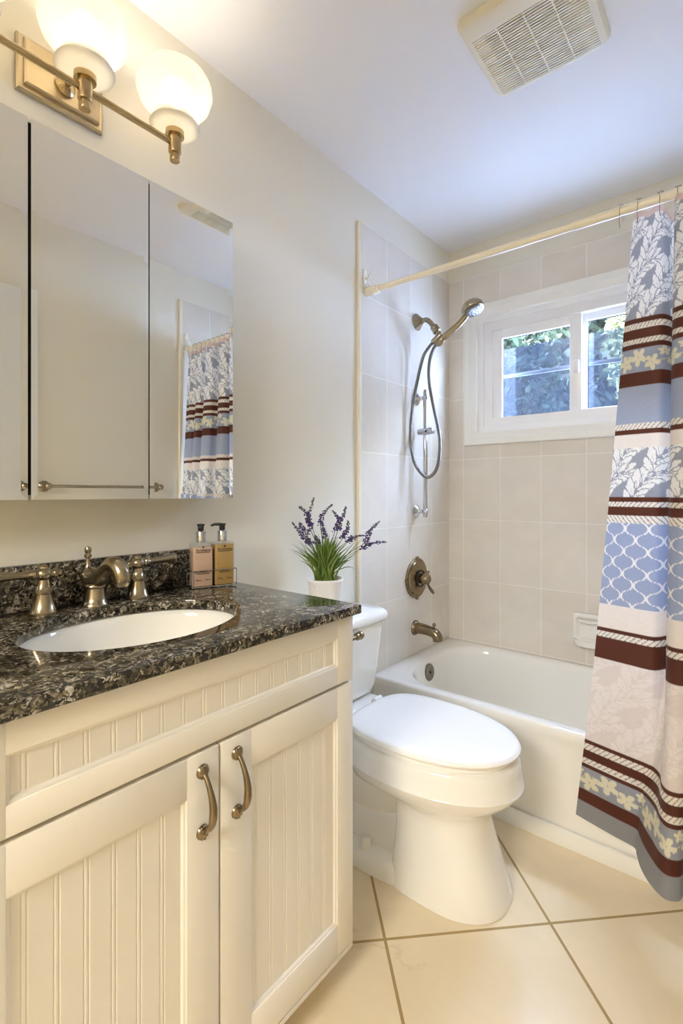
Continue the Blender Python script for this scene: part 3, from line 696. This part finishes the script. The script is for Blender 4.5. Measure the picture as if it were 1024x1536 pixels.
# ------------------------------------------------------------------ curtain rod, hooks
RY, RZr = 1.680, 1.993
rod = thing('shower_rod', 'cream shower curtain rod spanning between the tiled side walls', 'curtain rod', (.76, RY, RZr))
obj('rod_tube', lathe(BM(), (.03, RY, RZr), (1, 0, 0), [(.0122, 0), (.0122, .80), (.0142, .801), (.0142, 1.455), (.013, 1.46)], 24), M['rod'], rod)
for x, d in ((.0088, 1), (XW-.0088, -1)):
    obj('end_cap', lathe(BM(), (x, RY, RZr), (d, 0, 0), [(.0185, 0), (.0190, .003), (.0190, .040), (.0165, .042), (.0165, .046), (.0185, .048), (.0185, .052), (.0160, .054), (.0160, .058), (.0175, .06), (.0175, .064), (.0140, .066)], 26), M['rod'], rod)
HX = [.957, 1.003, 1.058, 1.100, 1.140, 1.182, 1.224, 1.266, 1.308, 1.350, 1.392, 1.434, 1.476]
HL = ['metal curtain hook slid furthest left on the rod, clear of the cloth',
      'metal curtain hook at the left front corner of the shower curtain',
      'metal curtain hook over the dip between the first two curtain folds',
      'metal curtain hook over the second curtain fold at right picture edge']
def hook_mesh():
    bm = BM(); r = .0205; pts = []
    for k in range(19):
        a = math.radians(-60+k*300/18*1.0); pts.append((.002*math.sin(a*2), math.sin(a)*r*-1, math.cos(a)*r))
    pts = [(0, -.012, -.052), (0, -.021, -.046), (0, -.0215, -.025)]+[(0, -math.sin(math.radians(100-k*14))*.0205, math.cos(math.radians(100-k*14))*.0205) for k in range(15)]+[(0, .0195, -.022)]
    tube(bm, pts, .0009, 8, 4); return bm
hk = thing('curtain_hook', HL[0], 'curtain hook', (0, 0, 0), 'metal hooks along the shower rod')
obj('wire', hook_mesh(), M['nickel'], hk)
bm = BM()
for k in range(5): sphere(bm, (-.006+.003*k, 0, .0205+.001), .0020, 10, 8)
obj('roller_balls', bm, M['nickel'], hk)
for i, x in enumerate(HX):
    o = hk if i == 0 else copy_tree(hk)
    o.location = (x, RY, RZr-.0025)
    if i < 4: o['label'] = HL[i]
    else: o['label'] = 'metal hook on the right half of the curtain rod, seen reflected in the mirror'

# ------------------------------------------------------------------ shower curtain
# fold paths (x, y) at the header and at the hem, matched knot by knot
TOP = [(.990, 1.681), (1.012, 1.668), (1.040, 1.666), (1.064, 1.672), (1.0755, 1.690), (1.082, 1.704), (1.094, 1.700), (1.0925, 1.672), (1.098, 1.646), (1.122, 1.634), (1.150, 1.640), (1.172, 1.660), (1.180, 1.694), (1.196, 1.706), (1.214, 1.690), (1.222, 1.660), (1.250, 1.646), (1.285, 1.650), (1.306, 1.670), (1.314, 1.698), (1.330, 1.704), (1.344, 1.684), (1.360, 1.664), (1.388, 1.666), (1.406, 1.684), (1.420, 1.692), (1.436, 1.676), (1.456, 1.668), (1.474, 1.680), (1.494, 1.676)]
BOT = [(.834, 1.668), (.890, 1.650), (.950, 1.632), (1.000, 1.618), (1.012, 1.590), (1.026, 1.548), (1.048, 1.505), (1.075, 1.472), (1.098, 1.460), (1.120, 1.474), (1.126, 1.496), (1.134, 1.530), (1.144, 1.560), (1.168, 1.552), (1.186, 1.510), (1.206, 1.474), (1.240, 1.462), (1.275, 1.480), (1.294, 1.525), (1.306, 1.570), (1.326, 1.580), (1.346, 1.545), (1.366, 1.510), (1.394, 1.512), (1.412, 1.550), (1.428, 1.572), (1.446, 1.552), (1.464, 1.535), (1.480, 1.552), (1.497, 1.545)]
NU, NV, ZT, ZB = 760, 640, 1.972, .142
def cr(P, n):
    P = np.array(P, float); m = len(P); t = np.linspace(0, m-1-1e-6, n); i = t.astype(int); f = (t-i)[:, None]
    p0 = P[np.maximum(i-1, 0)]; p1 = P[i]; p2 = P[i+1]; p3 = P[np.minimum(i+2, m-1)]
    return .5*(2*p1+(p2-p0)*f+(2*p0-5*p1+4*p2-p3)*f*f+(3*p1-p0-3*p2+p3)*f**3)
MID = [(.884, 1.672), (.930, 1.662), (.985, 1.650), (1.036, 1.640), (1.056, 1.654), (1.070, 1.678), (1.083, 1.664), (1.078, 1.606), (1.086, 1.568), (1.108, 1.552), (1.134, 1.562)]
MID += [(.4*a[0]+.6*b[0], .4*a[1]+.6*b[1]) for a, b in zip(TOP[11:], BOT[11:])]
tp, bp, mp_ = cr(TOP, NU), cr(BOT, NU), cr(MID, NU)
arc = np.concatenate([[0], np.cumsum(np.linalg.norm(np.diff(bp*.6+tp*.4, axis=0), axis=1))])   # cloth coordinate u in metres
vv = np.linspace(0, 1, NV)
VM = .74
l0 = (1-vv)*(VM-vv)/VM; lm = vv*(1-vv)/(VM*(1-VM)); l1 = vv*(vv-VM)/(1-VM)     # quadratic through the three keys
lin_ = np.clip(1-vv/VM, 0, 1), np.where(vv < VM, vv/VM, (1-vv)/(1-VM)), np.clip((vv-VM)/(1-VM), 0, 1)
wts = [.35*q+.65*l for q, l in zip((l0, lm, l1), lin_)]
XY = sum(p[None]*w[:, None, None] for p, w in zip((tp, mp_, bp), wts))
Z = np.repeat((ZT+(ZB-ZT)*vv)[:, None], NU, 1)
# header sags a little between its hooks
sag = np.zeros(NU)
hx = np.array(HX[1:]); d = np.min(np.abs(tp[:, 0][:, None]-hx[None]), axis=1); sag = np.clip(d/.025, 0, 1)**2*.012
sag += .022*np.exp(-((tp[:, 0]-1.082)/.010)**2)
Z -= (sag[None]*np.exp(-vv/.05)[:, None])
verts = np.stack([XY[..., 0], XY[..., 1], Z], -1).reshape(-1, 3)
# ---- the print, drawn on the cloth
HC = ZT-ZB
def lin(r, g, b): return np.array(srgb(r, g, b)[:3])
RES = .001
def leaf_layer(P, Hh, seed, scale, rowgap=.105):
    nu, nv = int(P/RES), int(Hh/RES)+1
    img = np.zeros((nv, nu)); rs = np.random.RandomState(seed)
    def leaf(x, y, ang, L, Wd, bend):
        R_ = int(L*1.35/RES)+3; ci, cj = int(round(y/RES)), int(round(x/RES))
        jj, ii = np.meshgrid(np.arange(cj-R_, cj+R_), np.arange(ci-R_, ci+R_))
        dx, dy = jj*RES-x, ii*RES-y
        t = (dx*math.cos(ang)+dy*math.sin(ang))/L; s = (-dx*math.sin(ang)+dy*math.cos(ang))/L-bend*t*t
        tc = np.clip(t, 0, 1)
        for g, val in ((.0026/L, 0.), (0., 1.)):
            env = np.sin(PI*tc**1.25)**.75
            w = Wd/L*env*(1-.30*((1-tc)*3.2 % 1.0)*(tc > .2))
            m = (t > -g) & (t < 1+g) & (np.abs(s) < w+g)
            ok = m & (ii >= 0) & (ii < nv); img[ii[ok], jj[ok] % nu] = val
        m = (np.abs(s) < .0006/L) & (t > -.3) & (t < .45)
        ok = m & (ii >= 0) & (ii < nv); img[ii[ok], jj[ok] % nu] = 0
    def frond(x, y, a0, turn, n, L0):
        pts = []; a = a0
        for k in range(n):
            pts.append((x, y, a)); st = L0*.40*(1-.25*k/n); x += math.cos(a)*st; y += math.sin(a)*st; a += turn
        leaf(x, y, a, L0*.8, L0*.22, 0)
        for k in reversed(range(n)):
            px, py, pa = pts[k]; f = .72+.28*math.sin(PI*(k+.6)/n)
            for side in (1, -1):
                L = L0*f*(.85 if side*turn > 0 else 1.1)*(.92+.16*rs.rand())
                leaf(px, py, pa+side*(.92-.25*k/n), L, L*.24, -side*.22)
    row = 0; y = -.02*scale
    while y < Hh+.06:
        for c in range(2):
            x = (c*.5+.25*(row % 2))*P
            frond(x-.03*scale, y, math.radians(78), -.20, 7, .052*scale)
        y += rowgap*scale; row += 1
    return img
LA = leaf_layer(.215, .40, 3, 1.05, .090); LB = leaf_layer(.21, .18, 5, 1.1, .085); LC = leaf_layer(.25, .30, 8, 1.1, .09)
def sample(img, u, h):
    nv, nu = img.shape; return img[np.clip((h/RES).astype(int), 0, nv-1), (u/RES).astype(int) % nu]
def flower_mask(u, h, Hh):
    P = .150; m = np.zeros_like(u)
    uu = u % P
    for fx_, fy_, r in ((.024, .40, .0265), (.068, .62, .0275), (.112, .36, .0240), (.143, .78, .0150)):
        for sh in (-P, 0, P):
            dx, dy = uu-fx_-sh, h-fy_*Hh
            rad = np.hypot(dx, dy); an = np.arctan2(dy, dx)
            m = np.maximum(m, (rad < r*(.42+.58*np.abs(np.cos(2.5*an+fx_*60)))) & (rad > .0016))
    st = np.abs(h-Hh*(.5+.18*np.sin(2*PI*u/P))) < .0011
    return np.maximum(m, st)
def trellis(u, h):
    PU, PV = .060, .066
    c = np.cos(2*PI*h/PV); g = np.sign(c)*np.abs(c)**.7
    g = g+.10*np.sign(c)*np.exp(-(np.abs(c)-.28)**2/.004)
    x = u/PU*2; k = np.round(x/1.0); best = np.full_like(u, 9.)
    for dk in (-1, 0, 1):
        kk = np.floor(x)+dk; sgn = np.where(kk.astype(int) % 2 == 0, 1, -1)
        xc = kk+.5+sgn*g*.46; best = np.minimum(best, np.abs(x-xc)*PU/2)
    return best < .0026
BROWN, CREAM, ROPE, GREY, BLUE, SLATE, WHITE, HEAD = lin(92, 48, 34), lin(242, 231, 220), lin(242, 235, 222), lin(160, 162, 170), lin(162, 172, 198), lin(166, 174, 194), lin(246, 243, 236), lin(222, 196, 184)
BANDS = [(-.1, 'head'), (.0109, 'leafA'), (.1717, 'brown'), (.1792, 'rope'), (.1878, 'brown'), (.2040, 'rope'), (.2126, 'brown'), (.2191, 'flower'), (.2581, 'brown'), (.2794, 'slate'), (.3382, 'rope'), (.3486, 'brown'), (.3563, 'cream'), (.3778, 'leafB'), (.4556, 'brown'), (.4633, 'rope'), (.4722, 'brown'), (.4856, 'ropeR'), (.4984, 'trellis'), (.6333, 'cream'), (.6717, 'brown'), (.6780, 'rope'), (.6882, 'brown'), (.7236, 'leafC'), (.8664, 'brown'), (.8719, 'rope'), (.8834, 'brown'), (.8973, 'rope'), (.9066, 'brown'), (.9130, 'flower'), (.9504, 'brown'), (.9703, 'grey'), (1.2, 'end')]
colr = np.zeros((NV, NU, 3))
for (v0, kind), (v1, _) in zip(BANDS, BANDS[1:]):
    rows = np.where((vv >= v0) & (vv < v1))[0]
    if not len(rows): continue
    u = np.repeat(arc[None], len(rows), 0); h = np.repeat(((v1-vv[rows])*HC)[:, None], NU, 1); Hh = (v1-max(v0, 0))*HC
    mixc = lambda m, a, b: np.where(m[..., None] > .5, a, b)
    if kind == 'head': c = np.broadcast_to(HEAD, u.shape+(3,))
    elif kind == 'brown': c = np.broadcast_to(BROWN, u.shape+(3,))
    elif kind in ('rope', 'ropeR'):
        sg = -1 if kind == 'rope' else 1
        m = ((u+sg*h*.8) % .0125) < .0024; edge = (h < .0012) | (h > Hh-.0012)
        c = mixc((m & ~edge).astype(float), lin(120, 96, 84), ROPE)
    elif kind == 'leafA': c = mixc(sample(LA, u, h), WHITE, GREY)
    elif kind == 'leafB': c = mixc(sample(LB, u, h), WHITE, GREY)
    elif kind == 'leafC': c = mixc(sample(LC, u, h), lin(242, 232, 224), lin(232, 220, 211))
    elif kind == 'flower': c = mixc(flower_mask(u, h, Hh).astype(float), lin(232, 227, 200), SLATE*.95 if v0 < .5 else GREY)
    elif kind == 'slate': c = np.broadcast_to(SLATE, u.shape+(3,))
    elif kind == 'trellis': c = mixc(trellis(u, h).astype(float), WHITE, BLUE)
    elif kind == 'cream': c = np.broadcast_to(CREAM, u.shape+(3,))
    else: c = np.broadcast_to(lin(150, 151, 154), u.shape+(3,))
    colr[rows] = c
me = bpy.data.meshes.new('shower_curtain')
idx = np.arange(NV*NU).reshape(NV, NU)
quads = np.stack([idx[:-1, :-1], idx[1:, :-1], idx[1:, 1:], idx[:-1, 1:]], -1).reshape(-1, 4)
me.vertices.add(len(verts)); me.vertices.foreach_set('co', verts.ravel())
me.loops.add(quads.size); me.loops.foreach_set('vertex_index', quads.ravel())
me.polygons.add(len(quads)); me.polygons.foreach_set('loop_start', np.arange(0, quads.size, 4)); me.polygons.foreach_set('loop_total', np.full(len(quads), 4))
me.update(calc_edges=True)
me.polygons.foreach_set('use_smooth', np.ones(len(quads), bool))
at = me.color_attributes.new('print', 'FLOAT_COLOR', 'POINT')
at.data.foreach_set('color', np.concatenate([colr.reshape(-1, 3), np.ones((NV*NU, 1))], 1).ravel().astype(np.float32))
uvl = me.uv_layers.new(name='UVMap')
UV = np.stack([np.repeat(arc[None], NV, 0), np.repeat(vv[:, None], NU, 1)], -1).reshape(-1, 2)
uvl.data.foreach_set('uv', UV[quads.ravel()].ravel().astype(np.float32))
me.validate()
me.materials.append(M['cloth'])
cu = bpy.data.objects.new('shower_curtain', me); COL.objects.link(cu)
tag(cu, 'printed shower curtain with leaf, trellis and brown bands hung outside the tub', 'shower curtain')

# ------------------------------------------------------------------ adhesive hooks on tile, towel bar
def adhesive_hook(x, s, label):
    h = thing('adhesive_hook', label, 'hook', (x, 1.668, 2.035), 'white adhesive hooks above the rod ends')
    bm = BM(); rr = []
    for dx, f in ((0, 1), (.003, 1), (.0055, .85), (.006, .4)): rr.append([(x+s*dx, 1.668+math.cos(2*PI*k/24)*.0125*f, 2.056+math.sin(2*PI*k/24)*.030*f) for k in range(24)])
    obj('backing', loft(BM(), rr, True, True), M['plastic_white'], h)
    obj('peg', tube(BM(), [(x+s*.004, 1.668, 2.048), (x+s*.012, 1.668, 2.040), (x+s*.020, 1.670, 2.044), (x+s*.021, 1.671, 2.055)], .0035, 10, 6), M['plastic_white'], h)
    bm = BM(); tube(bm, [(x+s*.019, 1.671, 2.050), (x+s*.013, 1.676, 2.03), (x+s*.020, 1.678, 2.0115), (x+s*.032, 1.682, 2.0125)], .0016, 6, 4); tube(bm, [(x+s*.019, 1.671, 2.050), (x+s*.027, 1.677, 2.03), (x+s*.040, 1.682, 2.0125)], .0016, 6, 4)
    tube(bm, [(x+s*.019, 1.671, 2.050), (x+s*.028, 1.672, 2.062), (x+s*.034, 1.673, 2.076)], .0014, 6, 4)
    obj('cord', bm, M['string'], h)
adhesive_hook(.0085, 1, 'white adhesive hook with cord on the left tiled wall above the rod end')
adhesive_hook(XW-.0085, -1, 'white adhesive hook on the right tiled wall, seen in the mirror')
tb = thing('towel_bar', 'brushed nickel towel bar on the right wall, reflected in the mirror', 'towel bar', (XW, 1.195, 1.18))
for y in (.912, 1.478):
    bm = lathe(BM(), (XW-.0003, y, 1.18), (-1, 0, 0), [(.026, 0), (.026, .004), (.021, .009), (.019, .012), (.0105, .022), (.009, .044), (.012, .048)], 26); sphere(bm, (XW-.058, y, 1.18), .0155, 18, 12); obj('post', bm, M['nickel'], tb)
obj('bar', lathe(BM(), (XW-.058, .912, 1.18), (0, 1, 0), [(.0075, 0), (.0075, .566)], 16), M['nickel'], tb)

# ------------------------------------------------------------------ soap bottles in a wire caddy
BA = math.radians(-17.5); Bc = Vector((.0815, .851, CT))
cad = thing('wire_caddy', 'chrome wire caddy holding two soap bottles on the granite counter', 'caddy', (0, 0, 0))
hw, hd_ = .0625, .0265
bm = BM()
for z, r_ in ((.0026, .0022), (.048, .0013)): tube(bm, [(hd_, -hw, z), (hd_, hw, z), (-hd_, hw, z), (-hd_, -hw, z), (hd_, -hw, z)], r_, 8)
for sx in (-1, 1):
    for sy in (-1, 1): tube(bm, [(sx*hd_, sy*hw, .0015), (sx*hd_, sy*hw, .048)], .0013, 8)
obj('wire_frame', bm, M['chrome'], cad)
bm = BM(); box(bm, -hd_, hd_, -hw, hw, .002, .0036); obj('base_tray', bm, M['chrome'], cad)
cad.location = Bc; cad.rotation_euler = (0, 0, BA)
def bottle(liq, label, words, turn, yoff, ztop):
    b = thing('soap_bottle', label, 'soap bottle', (0, 0, 0), 'soap bottles in the wire caddy')
    w, d, hgt = .0276, .0222, .122
    rings = []
    def rr2(f, z, r): return [(p[0], p[1], z) for p in rrect(-d*f, d*f, -w*f, w*f, r, z, 4)]
    obj('liquid', loft(BM(), [rr2(.95, .0015, .003), rr2(.97, .003, .003), rr2(.97, ztop, .003)], True, True), M[liq], b)
    obj('body', loft(BM(), [rr2(.97, 0, .003), rr2(1, .0015, .003), rr2(1, .117, .003), rr2(.96, .120, .004), rr2(.55, .1215, .008), rr2(.42, .123, .008)], True, True), M['clear'], b, 30)
    obj('collar', lathe(BM(), (0, 0, .1225), (0, 0, 1), [(.0125, 0), (.0135, .001), (.0135, .0275), (.0125, .029), (.006, .029)], 28), M['chrome'], b)
    bm = lathe(BM(), (0, 0, .1508), (0, 0, 1), [(.0055, 0), (.0055, .002), (.0082, .0025), (.0082, .0150), (.0105, .0165), (.0105, .0195), (.009, .0210), (.0005, .0212)], 22)
    dx, dy = math.cos(turn), math.sin(turn)
    tube(bm, [(0, 0, .1680), (dx*.018, dy*.018, .1690), (dx*.028, dy*.028, .1665), (dx*.030, dy*.030, .1635)], [.0052, .0042, .0036, .003], 10, 5)
    obj('pump', bm, M['black'], b)
    bm = BM(); sphere(bm, (d+.0001, 0, .1085), .0024, 10, 8, (.1, 1, 1.25)); obj('emblem', bm, M['ink'], b)
    for t, s, z in words: text_mesh('lettering', t, s, M['ink'], b, (d+.0002, 0, z), (0, 1, 0), (0, 0, 1))
    for t, y in (('300 ml', -.013), ('10 fl oz', .013)): text_mesh('lettering', t, .0050, M['ink'], b, (d+.0002, y, .017), (0, 1, 0), (0, 0, 1))
    q = Matrix.Rotation(BA, 3, 'Z') @ Vector((0, yoff, .0038)); b.location = Bc+q; b.rotation_euler = (0, 0, BA); return b
W1 = [('The Somerset', .0078, .0985), ('TOILETRY COMPANY', .0042, .0935), ('HAND &', .0052, .040), ('BODY LOTION', .0052, .0345)]
W2 = [('The Somerset', .0078, .0985), ('TOILETRY COMPANY', .0042, .0935), ('HAND &', .0052, .040), ('BODY WASH', .0052, .0345)]
bottle('pink', 'square pump bottle of pink lotion, nearer the faucet in the caddy', W1, math.radians(-20), -.0315, .108)
bottle('amber', 'square pump bottle of amber soap, right of the pink one', W2, math.radians(-118), .0300, .114)

# ------------------------------------------------------------------ potted lavender on toilet tank
PX, PYY, PZ = .102, 1.312, .7118
pl = thing('potted_lavender', 'artificial purple lavender in a whitewashed pot on the toilet tank', 'potted plant', (PX, PYY, PZ))
obj('pot', lathe(BM(), (PX, PYY, PZ), (0, 0, 1), [(.047, 0), (.049, .002), (.0615, .128), (.0635, .130), (.0635, .137), (.0605, .138), (.0585, .134), (.056, .122), (.001, .120)], 40), M['pot'], pl)
obj('moss', lathe(BM(), (PX, PYY, PZ+.1205), (0, 0, 1), [(.056, 0), (.055, .004), (.03, .009), (.001, .010)], 24, False, True), M['soil'], pl)
Fv = Vector((-math.sin(math.radians(39.5)), math.cos(math.radians(39.5)), 0)); Rv = Vector((math.cos(math.radians(39.5)), math.sin(math.radians(39.5)), 0))
CC = Vector((1.258, 0, 1.15)); W0 = 1.735
def zp(a, b, dw=0.):     # point of the plant's own upright plane: a, b read off a 1/6.4 mm grid around the pot
    u, v = 430+a/6.4, 740+b/6.4; w = W0
    return CC+Fv*(w+dw)+Rv*((u-512)/745*w)+Vector((0, 0, (739-v)/745*w))
base0 = Vector((PX, PYY, PZ+.124))
rs = random.Random(11)
bm = BM()
def blade(p0, p1, p2, w):
    n = 9; pts = []
    for i in range(n+1):
        t = i/n; pts.append(p0*(1-t)**2+p1*2*t*(1-t)+p2*t*t)
    side = (p2-p0).cross(Fv); side = side.normalized() if side.length > 1e-6 else Rv
    prev = None
    for i, p in enumerate(pts):
        ww = w*(1-(i/n)**2.2)+.0002; a = bm.verts.new(p-side*ww); b = bm.verts.new(p+side*ww+Fv*.0005); c = bm.verts.new(p-Fv*ww*.5)
        if prev: bm.faces.new((prev[0], prev[2], c, a)); bm.faces.new((prev[2], prev[1], b, c))
        prev = (a, b, c)
for k in range(190):
    a = rs.uniform(0, 2*PI); r0 = rs.uniform(0, .040); p0 = base0+Vector((math.cos(a)*r0, math.sin(a)*r0, -.004))
    lean = rs.gauss(0, 1); out = rs.uniform(.0, .09)
    lat = max(-1.9, min(1.9, lean))*.048+math.cos(a)*.01; dep = rs.uniform(-.055, .045)
    hgt = rs.uniform(.095, .178)-abs(lat)*.35
    p2 = base0+Rv*lat+Fv*dep+Vector((0, 0, hgt)); p1 = base0+Rv*lat*.35+Fv*dep*.4+Vector((0, 0, hgt*.75))
    for q in (p0, p1, p2): q.x = max(q.x, .012)
    blade(p0, p1, p2, rs.uniform(.0017, .0034))
for (a, b), m in (((20, 540), (190, 560)), ((40, 480), (200, 560)), ((60, 560), (180, 620)), ((665, 735), (570, 640)), ((120, 450), (230, 600)), ((740, 420), (600, 560)), ((700, 560), (600, 590)), ((650, 470), (560, 560))):
    p2 = zp(a, b); p2.x = max(p2.x, .01); blade(base0+Rv*rs.uniform(-.03, .03), zp(*m), p2, .0018)
fo = obj('foliage', bm, M['grass'], pl, 60); fo['kind'] = 'stuff'
SP = [[(262, 45), (225, 170), (215, 250), (230, 340)], [(125, 125), (175, 165), (205, 230), (240, 300)], [(60, 280), (110, 350), (160, 410), (230, 470)], [(435, 110), (370, 170), (325, 240), (320, 310)], [(440, 170), (485, 225), (500, 290), (460, 370)], [(568, 130), (545, 200), (515, 260), (495, 340)], [(583, 260), (585, 330), (560, 380), (540, 420)], [(740, 400), (680, 410), (620, 430), (590, 450)], [(885, 265), (820, 330), (780, 390), (745, 470)], [(955, 470), (880, 470), (790, 490), (730, 525)], [(270, 410), (285, 450), (300, 500)], [(200, 440), (200, 460), (205, 480)], [(345, 335), (350, 360), (365, 420)], [(135, 280), (150, 320), (190, 380)]]
for si, sppt in enumerate(SP):
    dw = rs.uniform(-.035, .03); pp = [zp(a, b, dw) for a, b in sppt]
    for q in pp: q.x = max(q.x, .016)
    stem_bm = tube(BM(), [base0+Rv*rs.uniform(-.02, .02)+Fv*rs.uniform(-.015, .015), (base0+pp[-1])/2+Vector((0, 0, .02))]+list(reversed(pp)), .0011, 6, 5)
    st = obj('flower_spike', stem_bm, M['stem'], pl)
    path = catmull(list(reversed(pp)), 14); n = len(path)
    bl, bu = BM(), BM()
    for i, p in enumerate(path):
        f = i/(n-1)
        for q in range(3):
            v = Vector((rs.gauss(0, 1), rs.gauss(0, 1), rs.gauss(0, .6)))
            v.normalize(); rad = (.0100*(1-f)**.6+.0016)*rs.uniform(.6, 1.15)
            c = p+v*rad; s = rs.uniform(.0020, .0041)*(1-.5*f); c.x = max(c.x, .008)
            tgt = bl if (rs.random() < .86-.62*max(0, f-.45)) else bu
            rsp = bmesh.ops.create_icosphere(tgt, subdivisions=1, radius=s)
            M3 = Vector((rs.uniform(.6, 1.6), rs.uniform(.6, 1.6), rs.uniform(.5, 1.2)))
            for vt_ in rsp['verts']: vt_.co = Vector((vt_.co.x*M3.x, vt_.co.y*M3.y, vt_.co.z*M3.z))+c
    def keep(name, b_, mm):
        if len(b_.verts): obj(name, b_, mm, st)
        else: b_.free()
    keep('blossoms', bl, M['purple']); keep('buds', bu, M['bud'])

# ------------------------------------------------------------------ outside the window
bm = box(BM(), -6, 6, 2.7, 12, -.5, -.4); g = struct('ground', bm, M['bounce_ground'])  # unseen ground, kept pale to throw light up to the ceiling
def tree(loc, R_, hgt, mat, label, n, seed, lf=1.0):
    r = random.Random(seed); x, y = loc
    t = thing('leafy_tree', label, 'tree', (x, y, -.4), 'trees outside the window')
    obj('trunk', tube(BM(), [(x, y, -.4), (x+.04, y, .6), (x-.03, y+.03, 1.5), (x+.02, y, hgt)], [.09, .07, .05, .02], 10, 5), M['bark'], t)
    bm = BM()
    for k in range(n):
        a = r.uniform(0, 2*PI); ph = math.acos(r.uniform(-1, 1)); q = R_*(r.random()**.4)
        c = Vector((x+math.cos(a)*math.sin(ph)*q, y+math.sin(a)*math.sin(ph)*q, hgt+math.cos(ph)*q*1.2))
        d = Vector((r.gauss(0, 1), r.gauss(0, 1), r.gauss(0, 1))).normalized(); s = d.cross(Vector((r.random(), r.random(), r.random()))).normalized(); L = r.uniform(.04, .075)*lf
        nn = d.cross(s)*L*.1
        vs = [bm.verts.new(p) for p in (c-d*L, c-d*L*.3+s*L*.42, c+d*L*.4+s*L*.34, c+d*L+nn, c+d*L*.4-s*L*.34, c-d*L*.3-s*L*.42)]
        bm.faces.new(vs)
    f = obj('foliage', bm, mat, t, 180); f['kind'] = 'stuff'
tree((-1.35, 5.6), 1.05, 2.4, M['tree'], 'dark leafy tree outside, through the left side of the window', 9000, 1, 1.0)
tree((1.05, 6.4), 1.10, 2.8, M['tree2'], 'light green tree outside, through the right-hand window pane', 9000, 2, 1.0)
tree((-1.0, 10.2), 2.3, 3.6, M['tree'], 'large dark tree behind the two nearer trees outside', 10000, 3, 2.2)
tree((3.75, 6.2), 1.40, 2.7, M['tree'], 'dark tree added out of view to dim the sky reflected in left tiles', 8000, 4, 1.3)  # out-of-view tree, added to block bright sky from the tile reflection
